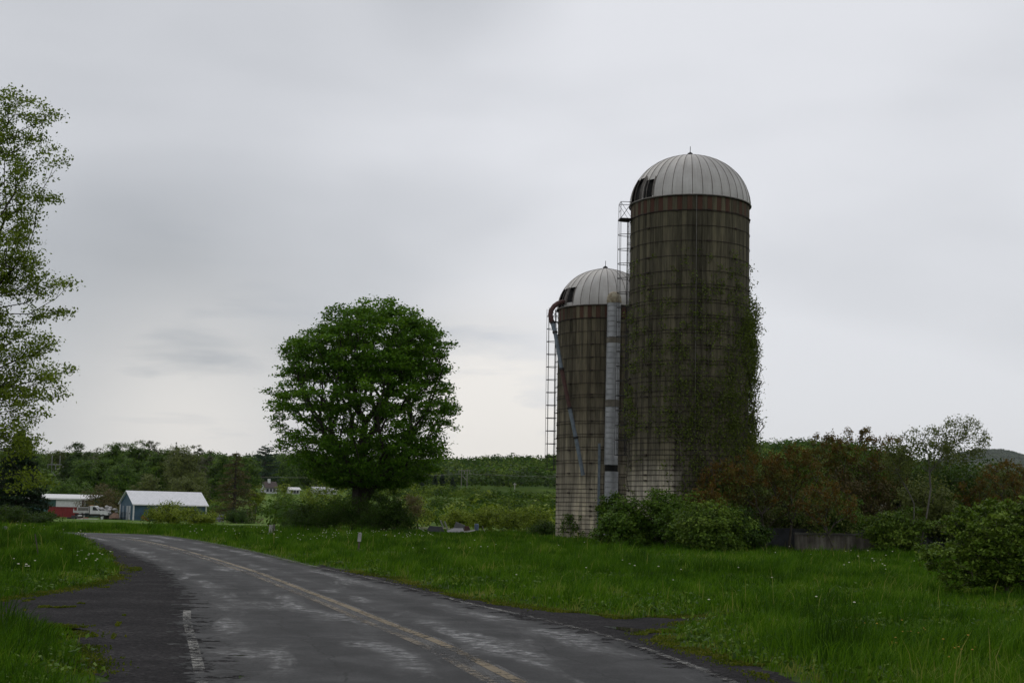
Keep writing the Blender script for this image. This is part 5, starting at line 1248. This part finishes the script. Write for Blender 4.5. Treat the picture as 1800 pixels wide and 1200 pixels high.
conifer('spruce_tree', 'dark spruce at the far left behind the near tree', 38, 752, 128, 66, M_needle, levels=34, seed=3, size=.34, dens=3.0, droop=.18, power=.75, irregular=.22, base_frac=.05)
conifer('spruce_tree', 'second dark spruce at the very left edge of the picture', -40, 735, 138, 70, M_needle, levels=30, seed=5, size=.36, dens=2.6, droop=.18, power=.8, irregular=.2)
conifer('pine_tree', 'dark layered pine rising above the distant white house', 467, 783, 560, 32, M_pine, levels=18, seed=9, size=1.0, dens=1.1, droop=-.05, power=.42, base_frac=.22, irregular=.3)
conifer('larch_tree', 'brownish thin-needled conifer with drooping limbs right of the grey bin', 416, 792, 225, 42, M_leaf_brown, levels=22, seed=12, size=.40, dens=.95, droop=.12, power=.55, base_frac=.06, irregular=.35)
conifer('fir_tree', 'small dark spire poking above the treeline behind the blue shed', 311, 776, 400, 11, M_pine, levels=14, seed=13, size=.7, dens=.8, power=.8)
for k, (px, top, lb) in enumerate([(765, 834, 'dark little spruce at the wood edge under the maple'), (778, 830, 'dark spruce directly left of the power pylon'), (796, 838, 'dark spruce behind the power pylon'), (742, 840, 'small dark spruce half behind the maple')]):
    conifer('fir_tree', lb, px, top, 690, 9, M_needle, levels=12, seed=20 + k, size=1.2, dens=.7, power=.8, group='dark spruces along the wood edge')

# --- treeline broadleaf trees
def simple_tree(name, label, px, pytop, wpx, D, mat, seed, n=150, leafn=30, size=None, cat='tree', group=None, low=.12, bark=None, sparse=1.0, base=None, clump=None, hk=1.0, trunk_r=None, crown='crown', stem='trunk', shell=.5):
    g = np.random.default_rng(seed); top = at(px, pytop, D); zb = gz(top[0], D) if base is None else base
    Hh = top[2] - zb; R = wpx * D / FOC / 2; rz_ = Hh * (1 - low) / 2; cz = zb + Hh - rz_
    lob_ = auto_lobes((top[0], D, cz), (R * .95, R * .95, rz_ * .97), g, 8)
    A = lobes_pts(n, lob_, g, shell, .3)
    for ax_, lo_, hi_ in ((0, top[0] - R * .93, top[0] + R * .93), (1, D - R * .9, D + R * .9), (2, zb + Hh * low, top[2] - Hh * .03)):
        a_, b_ = np.percentile(A[:, ax_], (1, 99)); A[:, ax_] = lo_ + (A[:, ax_] - a_) / (b_ - a_) * (hi_ - lo_)
    A[:, 2] = np.clip(A[:, 2], zb + Hh * low * .5, top[2] - Hh * .01)
    tb = np.array([top[0] + g.normal() * R * .1, D, zb]); tr = [tb - [0, 0, .2], tb + [0, 0, Hh * .15 + .01], [top[0], D, zb + Hh * .4], [top[0], D, zb + Hh * .6]]
    px_m = D / FOC                                     # metres per pixel
    sz = size or max(.10, px_m * 3.0); cl = clump or max(.25, R * .21)
    return tree(name, label, cat, tb, tr, A, leafn, sz, cl, mat, bark or M_bark, group, .4, max(.4, R * .15), max(.008, px_m * .12), trunk_r or max(.03, Hh * .018), flat=.6, g=g, crown=crown, stem=stem, along=int(n * .3), thin=max(.02, px_m * .3), outn=1.4 if D > 200 else .45)
TL = 'trees of the left-hand treeline'
for k, (nm, px, top, w, D, mt, lb, n) in enumerate([
    ('treeline_tree', 103, 793, 34, 430, M_leaf_olive, 'pale olive tree behind the far-left pylon', 120),
    ('treeline_tree', 133, 779, 44, 385, M_leaf_dark, 'dark round-topped tree standing clear at the left of the treeline', 190),
    ('treeline_tree', 170, 788, 40, 400, M_leaf_grey, 'thin greyish tree right of the dark round-topped one', 90),
    ('treeline_tree', 203, 779, 50, 380, M_leaf_mid, 'broad mid-green tree left of the treeline summit', 190),
    ('treeline_tree', 240, 775, 44, 390, M_leaf_mid, 'tall green tree at the treeline summit above the shed roof', 190),
    ('treeline_tree', 268, 775, 32, 410, M_leaf_grey, 'slim pale tree with thin top right of the treeline summit', 90),
    ('treeline_tree', 168, 808, 60, 350, M_leaf_mid, 'wide green tree in front of the grey one, above the brown thicket', 190),
    ('treeline_tree', 222, 808, 52, 345, M_leaf_mid, 'low green tree in front row, directly above the shed gable', 170),
    ('treeline_tree', 285, 790, 44, 370, M_leaf_mid, 'green tree in front of the slim pale one', 170),
    ('treeline_tree', 326, 785, 66, 350, M_leaf_olive, 'large olive-brown tree above the middle of the shed roof', 220),
    ('treeline_tree', 348, 782, 26, 390, M_leaf_grey, 'wispy half-bare tree behind the large olive one', 60),
    ('treeline_tree', 372, 794, 28, 380, M_leaf_grey, 'thin grey tree above the right end of the shed', 70),
    ('treeline_tree', 393, 801, 46, 370, M_leaf_mid, 'green tree just left of the brown larch', 160),
    ('treeline_tree', 262, 834, 46, 300, M_leaf_olive, 'small yellowish tree low behind the left of the shed roof', 100),
    ('treeline_tree', 330, 840, 60, 300, M_leaf_olive, 'small olive tree low behind the right of the shed roof', 110),
    ('treeline_tree', 440, 806, 40, 420, M_leaf_mid, 'green tree between the larch and the dark pine', 140),
    ('treeline_tree', 505, 797, 56, 590, M_leaf_mid, 'fresh green tree right of the dark pine', 170),
    ('treeline_tree', 545, 800, 60, 600, M_leaf_mid, 'green tree behind the left side of the big maple', 150),
    ('treeline_tree', 590, 805, 60, 600, M_leaf_mid, 'green tree far behind the maple trunk', 130),
    ('treeline_tree', 60, 790, 60, 420, M_leaf_mid, 'green tree behind the dark spruce', 130),
    ('treeline_tree', 5, 780, 70, 400, M_leaf_mid, 'green tree at the far left end of the treeline', 130)]):
    simple_tree(nm, lb, px, top, w * 1.12, D, mt, 300 + k, int(n * 1.9), 36, shell=.6, hk=1, group=TL, bark=M_twig if mt in (M_leaf_grey, M_leaf_olive) else None)

# --- named bushes in the middle distance: px, top, width, base row or distance
BU = 'bushes in the middle distance'
def bush(lb, px, top, w, D, mt, seed, n=90, leafn=26, nm='bush', low=.02, cat='bush', group=BU, size=None, bark=None, base=None):
    return simple_tree(nm, lb, px, top, w, D, mt, seed, n, leafn, size, cat, group, low, bark or M_twig, base=base, stem='stem', crown='foliage', shell=.6)
bush('rounded yellow-green bush beyond the teal barn', 118, 842, 66, 300, M_leaf_mid, 401, 120)
bush('green bush beyond the right end of the teal barn', 150, 848, 44, 290, M_leaf_mid, 402)
bush('brown twiggy thicket between the teal barn and the blue shed', 186, 853, 76, 262, M_leaf_brown, 403, 170, 22)
bush('bright green round bush in front of the blue shed', 298, 884, 80, 124, M_leaf_yellow, 404, 170, 30)
bush('smaller green bush right of the round one before the shed', 354, 893, 58, 120, M_leaf_yellow, 405, 110, 28)
bush('low green bush behind the grey bin', 375, 886, 40, 290, M_leaf_mid, 406)
bush('low green scrub at the foot of the larch', 420, 896, 48, 215, M_leaf_dark, 407)
bush('thin young tree right of the larch', 452, 852, 30, 235, M_leaf_yellow, 408, 70, 20, low=.3)
bush('upright yellow-green bush below the white house', 500, 850, 34, 300, M_leaf_yellow, 409)
bush('broad green bush left of the maple scrub', 508, 868, 80, 190, M_leaf_mid, 410, 150)
bush('yellow-leaved small tree left of the maple trunk', 568, 842, 84, 170, M_leaf_yellow, 411, 170, 24)
bush('yellowish small tree right of the maple trunk', 735, 852, 60, 200, M_leaf_yellow, 412, 100, 18)
bush('brownish leafless shrub right of the maple scrub', 716, 868, 56, 150, M_leaf_brown, 413, 100, 16)
bush('dark shrub at the left end of the scrub under the maple', 556, 888, 100, 95, M_leaf_dark, 414, 170, 30)
bush('green shrub left of the maple trunk', 590, 874, 80, 96, M_leaf_mid, 415, 150, 26)
bush('dark shrub directly before the maple trunk', 640, 876, 90, 93.5, M_leaf_dark, 416, 190, 30)
bush('tall dark shrub right of the maple trunk', 672, 862, 84, 95, M_leaf_dark, 417, 180, 30)
bush('dark shrub at the right end of the scrub under the maple', 702, 884, 60, 94, M_leaf_dark, 418, 130, 28)
bush('low dark shrub at the front left of the maple scrub', 530, 905, 64, 93, M_leaf_dark, 419, 110, 26)
bush('yellow-green bush behind the junk heap', 808, 896, 56, 122, M_leaf_yellow, 420, 110)
bush('bushy yellow-green shrub right of the blue drum', 850, 892, 56, 115, M_leaf_yellow, 421, 120)
bush('wide light green bush halfway between drum and silo', 895, 888, 64, 112, M_leaf_yellow, 422, 130)
bush('light green bush touching the short silo on its left', 946, 892, 64, 104, M_leaf_yellow, 423, 130)
bush('dark low shrub at the left foot of the short silo', 955, 915, 44, 92, M_leaf_dark, 424, 80)
bush('green shrub by the small white stone', 20, 889, 60, 92, M_leaf_dark, 425, 100)
bush('low dark hedge shrub under the spruce', 60, 900, 70, 105, M_leaf_dark, 426, 100)

# --- shrubs round the silos and the wall
SB = 'shrubs below the tall silo'
def near_bush(lb, px, top, w, D, mt, seed, n=140, leafn=34, size=.13, group=SB, bark=None, low=0.0): return bush(lb, px, top, w, D, mt, seed, n, leafn, 'shrub', low, 'shrub', group, size, bark)
near_bush('narrow shrub growing up between the silos', 1076, 868, 46, 79, M_leaf_mid, 501, 100, size=.15)
near_bush('light green shrub in front of the gap between the silos', 1110, 876, 90, 69, M_leaf_mid, 502, 190, size=.14)
near_bush('fresh green shrub at the left base of the tall silo', 1160, 862, 96, 69, M_leaf_mid, 503, 190, size=.14)
near_bush('low shrub in front of the left silo shrubs', 1085, 906, 70, 68, M_leaf_mid, 504, 110, size=.14)
near_bush('shrub with arching light twigs at the middle of the tall silo base', 1205, 868, 90, 66, M_leaf_mid, 505, 190, size=.14)
near_bush('big light-leaved shrub in front of the right base of the tall silo', 1252, 884, 120, 63, M_leaf_bright, 506, 230, size=.13)
near_bush('dark shrub between the big light-leaved shrub and the sumacs', 1308, 895, 90, 65, M_leaf_dark, 507, 170, size=.14)
near_bush('green shrub on top of the low wall at its left', 1466, 868, 110, 70.2, M_leaf_mid, 508, 150, size=.14)
near_bush('white-flowering shrub behind the concrete wall', 1530, 888, 100, 73.5, M_leaf_flower, 509, 110, 14, size=.13)
near_bush('bright green bush hanging over the concrete wall', 1572, 895, 96, 66.0, M_leaf_bright, 510, 190, size=.14)
near_bush('dark tall thicket behind the pale twin-stemmed tree', 1655, 785, 180, 76, M_leaf_dark, 511, 330, size=.18)
near_bush('dark shrub left of the dark tall thicket', 1560, 805, 120, 77, M_leaf_dark, 512, 230, size=.17)
near_bush('dark shrub right of the concrete wall', 1668, 880, 110, 72, M_leaf_dark, 513, 190, size=.16)
near_bush('olive shrub behind the rusty sumac on the far right', 1735, 815, 110, 80, M_leaf_olive, 514, 200, size=.18)
near_bush('olive thicket shrub filling in behind the sumac next to the silo', 1318, 838, 130, 72, M_leaf_olive, 517, 200, size=.14)
near_bush('olive thicket shrub behind the low end of the wall', 1425, 826, 130, 72.5, M_leaf_olive, 518, 200, size=.14)
near_bush('brownish thicket shrub behind the middle of the wall', 1515, 815, 120, 73, M_leaf_brown, 519, 200, size=.14)
near_bush('olive shrub under the airy crown of the pale-stemmed tree', 1620, 835, 120, 71, M_leaf_olive, 520, 190, size=.13)
near_bush('dark shrub behind the left sumacs', 1390, 812, 160, 80, M_leaf_olive, 515, 230, size=.18)
near_bush('dark shrub behind the middle sumacs', 1480, 795, 140, 82, M_leaf_olive, 516, 200, size=.18)

# --- sumacs: crooked stems ending in upright rusty tufts
def sumac(lb, px, top, w, D, seed, base_px=None, n=60, mt=None, green=.35):
    n = int(n * 1.7); g = np.random.default_rng(seed); tp = at(px, top, D); R = w * D / FOC / 2; bx_ = at(base_px or px, 970, D)[0]; Hh = tp[2]
    A = []
    for _ in range(n):
        a = g.random() * 2 * math.pi; r = R * g.random() ** .5; dome_ = math.sqrt(max(0, 1 - (r / R) ** 2 * .75))
        A.append([tp[0] + r * math.cos(a), D + r * math.sin(a) * .8, Hh * (.35 + .65 * g.random() ** .45) * (.45 + .55 * dome_)])
    A = np.array(A); tb = np.array([bx_, D, 0.0]); t = thing('sumac', lb, 'shrub', tb, 'rusty sumacs behind the meadow')
    P, par, tips = skeleton([tb, tb + [.1, 0, Hh * .12], [(bx_ + tp[0]) / 2, D, Hh * .28]], A, .45, .45, .16, g)
    r = np.clip(radii(P, par, .012, 2.5), 0, .07); V, F = branch_mesh(P, par, r, .02); mobj('stem', V, F, M_twig, t)
    C0 = P[tips]; k = 30; C = np.repeat(C0, k, 0) + np.abs(g.normal(size=(len(C0) * k, 3))) * [.0, .0, .13] + g.normal(size=(len(C0) * k, 3)) * [.085, .085, .05]
    V, F = leaves(C, .15, g, .0, .38); mobj('leaf_tuft', V, [F], M_leaf_rust, t, attrs={'tint': np.repeat(np.clip(np.repeat(g.random(len(C0)), k) * .6 + g.random(len(C)) * .3, 0, 1), 4)})
    lo = C0[g.random(len(C0)) < .8] - np.array([0, 0, .35]); C = np.repeat(lo, 26, 0) + g.normal(size=(len(lo) * 26, 3)) * [.26, .26, .22]
    V, F = leaves(C, .11, g, .4, .5); mobj('lower_leaves', V, [F], M_leaf_olive if seed % 3 else M_leaf_mid, t, attrs={'tint': np.repeat(g.random(len(C)), 4)})
for k, (lb, px, top, w, D, bp, n) in enumerate([
    ('rusty sumac closest to the tall silo', 1275, 812, 100, 69, 1290, 60), ('low rusty sumac overhanging the big light-leaved shrub', 1240, 858, 80, 66, 1262, 34), ('rusty sumac with a forked stem left of the wall', 1335, 792, 120, 68, 1345, 80),
    ('rusty sumac over the left end of the wall', 1398, 786, 110, 69, 1385, 76), ('low sumac with pale spreading branches before the wall', 1450, 850, 110, 65.5, 1460, 44), ('dark-stemmed tall sumac breaking the skyline left of centre', 1452, 762, 90, 75, 1455, 60),
    ('tallest dark-stemmed sumac above the wall', 1510, 750, 110, 74, 1508, 78), ('thin sumac between the tallest one and the pale-stemmed tree', 1562, 764, 80, 75, 1558, 50),
    ('red-brown sumac at the far right behind the bright bush', 1768, 812, 110, 72, 1766, 70), ('small rusty sumac left of the far-right one', 1706, 850, 80, 73, 1700, 36)]):
    sumac(lb, px, top, w, D, 600 + k, bp, n)

# --- airy tree with two pale stems
g = np.random.default_rng(77); D = 65.5
b0 = at(1612, 975, D); b0[2] = 0
s1 = [b0, at(1606, 930, D), at(1607, 885, D), at(1596, 862, D), at(1578, 830, D), at(1562, 795, D)]
s2 = [b0 + [.03, .05, 0], at(1622, 940, D), at(1630, 900, D), at(1636, 860, D), at(1634, 830, D), at(1632, 800, D)]
t = thing('pale_stemmed_tree', 'airy small tree with two pale crooked stems behind the wall', 'tree', b0)
A = []
for _ in range(330):
    u = g.random()
    if u < .55: c, r = (1688, 775), (48, 42)
    elif u < .85: c, r = (1630, 788), (52, 40)
    else: c, r = (1575, 808), (26, 34)
    a = g.random() * 2 * math.pi; q = g.random() ** .5; A.append(at(c[0] + r[0] * q * math.cos(a), c[1] + r[1] * q * math.sin(a), D + g.normal() * .5))
A = np.array(A); Vs, Fs, off, TP = [], [], 0, []
for stem, sel in ((s1, A[:, 0] < at(1600, 800, D)[0]), (s2, A[:, 0] >= at(1600, 800, D)[0])):
    P, par, tips = skeleton(np.array(stem), A[sel], .35, .35, .10, g); r = np.clip(radii(P, par, .006, 2.4), 0, .055); V, F = branch_mesh(P, par, r, .015); Vs.append(V); Fs.append(F[0] + off); off += len(V); TP.append(P[tips]); TP.append(P[g.choice(np.arange(6, len(P)), 160)])
mobj('stem', np.concatenate(Vs), [np.concatenate(Fs)], M_barkpale, t)
C0 = np.concatenate(TP); C = np.repeat(C0, 13, 0) + g.normal(size=(len(C0) * 13, 3)) * [.11, .11, .10]
V, F = leaves(C, .095, g, .3, .55); mobj('crown', V, [F], M_leaf_olive, t, attrs={'tint': np.repeat(g.random(len(C)), 4)})

# --- bright bush at the right front
g = np.random.default_rng(88); D = 31.5
lb_ = []
for px, py, rp, rq, dy in [(1740, 950, 75, 62, 0), (1800, 945, 85, 65, .6), (1690, 985, 60, 45, -.3), (1650, 975, 32, 28, -.2), (1860, 960, 90, 70, .5), (1780, 1000, 95, 42, 0), (1700, 915, 45, 28, .5), (1790, 905, 55, 30, .8), (1740, 905, 40, 28, .2), (1920, 980, 80, 60, 0), (1735, 1015, 55, 22, .2)]:
    c = at(px, py, D + dy); k = D / FOC; lb_.append((c, np.array([rp * k, rp * k * .9, rq * k])))
A = lobes_pts(900, lb_, g, .45, .3); A = A[A[:, 2] > .05]
tb = at(1770, 1040, D); tb[2] = 0
tree('honeysuckle_bush', 'dense bright green bush in the right foreground', 'bush', tb, [tb, tb + [0, 0, .25], tb + [-.1, 0, .5]], A, 30, .085, .12, M_leaf_bright, M_twig, alpha=.25, seg=.25, tip=.004, rmax=.05, flat=.55, bend=.14, g=g, up=.9, along=500, thin=.012, stem='stem', crown='foliage')

# --- scrub of the valley floor, woods of the hills (each reads as one mass)
def crowns(name, label, cat, X_, Y_, R, Hc, mat, nleaf, g, size, lift=.45, kind='stuff'):
    n = len(X_); k = np.repeat(np.arange(n), nleaf); d = g.normal(size=(n * nleaf, 3)); d /= np.linalg.norm(d, axis=1)[:, None]; d[:, 2] = np.abs(d[:, 2]) * 1.0 - .25 * (g.random(n * nleaf) < .5)
    lump = 1 + .22 * (nz(d[:, 0] * 2.2 + k * 3.7, d[:, 1] * 2.2 + d[:, 2] * 2, .7, 5) - .5) * 2
    rr = (g.random(n * nleaf) ** .16) * lump
    Z = ground_z(X_, Y_)
    C = np.stack([X_[k] + d[:, 0] * R[k] * rr, Y_[k] + d[:, 1] * R[k] * rr, Z[k] + Hc[k] * lift + d[:, 2] * Hc[k] * (1 - lift) * rr], 1)
    oo = d + np.array([0, 0, .3]); oo /= np.linalg.norm(oo, axis=1)[:, None]
    V, F = leaves(C, size[k] if hasattr(size, '__len__') else size, g, .5, .8, out=oo, ow=1.5)
    tint = np.clip(np.repeat(g.random(n) ** 1.2, nleaf) * .85 + g.random(n * nleaf) * .25 - .05, 0, 1)
    o = mobj(name, V, [F], mat, attrs={'tint': np.repeat(tint, 4)}); return tag(o, label, cat, kind=kind)
g = np.random.default_rng(900)
# hill woods
def scatter(x0k, x1k, y0, y1, step, g, cond=None):
    ys = np.arange(y0, y1, step); X_, Y_ = [], []
    for y in ys:
        xs = np.arange(x0k * y, x1k * y, step); X_.append(xs + g.normal(size=len(xs)) * step * .33); Y_.append(np.full(len(xs), y) + g.normal(size=len(xs)) * step * .33)
    X_, Y_ = np.concatenate(X_), np.concatenate(Y_)
    if cond is not None: s = cond(X_, Y_); X_, Y_ = X_[s], Y_[s]
    return X_, Y_
X_, Y_ = scatter(-.50, .46, 720, 1560, 11.5, g)
R = 5.5 + 4.0 * g.random(len(X_)); Hc = 10 + 6 * g.random(len(X_))
crowns('hill_wood', 'mixed spring-green wood covering the hills', 'wood', X_, Y_, R, Hc, M_forest, 70, g, 2.0, .5)
X_, Y_ = scatter(.24, .44, 7000, 8300, 36, g)
R = 20 + 8 * g.random(len(X_)); Hc = 18 + 7 * g.random(len(X_))
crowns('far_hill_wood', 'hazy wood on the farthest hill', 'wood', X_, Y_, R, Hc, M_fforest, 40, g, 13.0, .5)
# valley scrub: leaves open lawn on the left and a pasture strip under the hill
X_, Y_ = scatter(-.20, .50, 128, 640, 8.5, g, lambda x, y: ((x / y > -.155) | (y > 300)) & ~((x / y > -.20) & (x / y < -.11) & (y > 320)) & (nz(x, y, 34, 6) > .36) & ~((y > 560) & (x / y > -.02) & (x / y < .05)) & ~((np.abs(x / y + .060) < .026) & (y < 215)))
R = 1.8 + 2.2 * g.random(len(X_)) + Y_ * .002; Hc = 1.6 + 1.8 * g.random(len(X_)) + Y_ * .002
crowns('valley_scrub', 'low green and yellowish scrub filling the valley floor', 'scrub', X_, Y_, R, Hc, M_scrub, 90, g, .30 + Y_ * .0014, .25)
X_, Y_ = scatter(-.155, .10, 132, 520, 15, g, lambda x, y: ((x / y > -.11) & (y < 420)) & (nz(x, y, 22, 16) > .5) & ~((np.abs(x / y + .060) < .026) & (y < 215)))
crowns('valley_scrub', 'scattered yellow-green willow scrub on the valley floor', 'scrub', X_, Y_, 2.0 + 2.0 * g.random(len(X_)), 2.0 + 2.0 * g.random(len(X_)), M_leaf_yellow, 90, g, .28 + Y_ * .0012, .25)
X_, Y_ = scatter(-.40, .46, 700, 735, 9, g); R = 5 + 2 * g.random(len(X_)); crowns('wood_edge', 'darker trees along the foot of the wooded hills', 'wood', X_, Y_, R, 11 + 5 * g.random(len(X_)), M_leaf_dark, 60, g, 1.6, .45)
X_, Y_ = scatter(-.42, -.195, 395, 470, 9, g); crowns('treeline_understorey', 'dark wood behind the left-hand treeline', 'wood', X_, Y_, 5 + 2 * g.random(len(X_)), 8.5 + 3 * g.random(len(X_)), M_leaf_mid, 60, g, 1.2, .45)

# --- dandelion clocks and yellow flowers
def flower(name, label, cat, group, r, hs, mat, pts, seed):
    g = np.random.default_rng(seed); a = Geo(); a.blob((0, 0, 0), (r, r, r * (.9 if r > .02 else .4)), 3, .15, 7, 5); b = Geo(); b.tube([(0, 0, -1), (.0, 0, 0)], .0028, 3, False)
    mh = raw_mesh('flower_head', np.concatenate(a.V), [np.concatenate(v) for v in a.F.values()], mat); ms = raw_mesh('stem', np.concatenate(b.V), [np.concatenate(v) for v in b.F.values()], M_leaf_mid)
    for px, py in pts:
        x, y = gr(px, py + 3)
        if inpoly(np.array([x]), np.array([y]), road_poly)[0]: continue
        h = hs * (.7 + .6 * g.random()); e = bpy.data.objects.new(name, None); COL.objects.link(e); e.location = (x, y, 0); tag(e, label, cat, group)
        o = bpy.data.objects.new('flower_head', mh); COL.objects.link(o); o.parent = e; o.location = (0, 0, h); k = (1 + y * .006) * (.8 + .4 * g.random()); o.scale = (k, k, k)
        o = bpy.data.objects.new('stem', ms); COL.objects.link(o); o.parent = e; o.location = (0, 0, h); o.scale = (1, 1, h)
g = np.random.default_rng(55)
def cl(n, x0, x1, y0, y1): return [(g.uniform(x0, x1), g.uniform(y0, y1)) for _ in range(n)]
M_clock = flat('dandelion_fluff', (.80, .77, .60), .9); M_butter = flat('yellow_petals', (.55, .30, .02), .6)
dp = cl(44, 560, 720, 940, 956) + cl(30, 455, 600, 941, 962) + cl(14, 700, 770, 942, 955) + cl(26, 330, 470, 928, 948) + cl(8, 700, 900, 965, 985) + cl(10, 900, 1250, 955, 1040) + cl(12, 1360, 1620, 975, 1010) + cl(8, 1500, 1560, 985, 1020) + [(1435, 1090), (1502, 1098), (1357, 1058), (1298, 1030), (1246, 1092), (1197, 1030)] \
    + cl(22, 0, 112, 929, 945) + cl(14, 100, 205, 990, 1012) + cl(6, 15, 60, 1010, 1028) + cl(6, 135, 155, 948, 955)
flower('dandelion', 'white dandelion seed head standing in the meadow grass', 'flower', 'white dandelion clocks in the grass', .0185, .40, M_clock, dp, 1)
bp = cl(10, 1560, 1640, 1140, 1168) + cl(8, 1655, 1720, 1165, 1196) + [(1586, 1125), (1507, 1152), (1521, 1143), (1542, 1142), (1478, 1150)]
flower('buttercup', 'small yellow flower low in the right foreground grass', 'flower', 'yellow flowers in the right foreground', .012, .30, M_butter, bp, 2)

# ------------------------------------------------------------------ haze
m = bpy.data.materials.new('haze_air'); m.use_nodes = True; nt = m.node_tree
for n in list(nt.nodes):
    if n.type == 'BSDF_PRINCIPLED': nt.nodes.remove(n)
pv = nt.nodes.new('ShaderNodeVolumePrincipled'); pv.inputs['Color'].default_value = (.93, .96, 1, 1); pv.inputs['Density'].default_value = HAZE
pv.inputs['Anisotropy'].default_value = .2
nt.links.new(pv.outputs[0], nt.nodes['Material Output'].inputs['Volume'])
if HAZE > 0:
    g = Geo(); g.box((0, 0, 278), (24400, 24400, 566)); o = g.build('haze', m); tag(o, 'thin pale haze in the damp air over the valley', 'haze', kind='stuff')
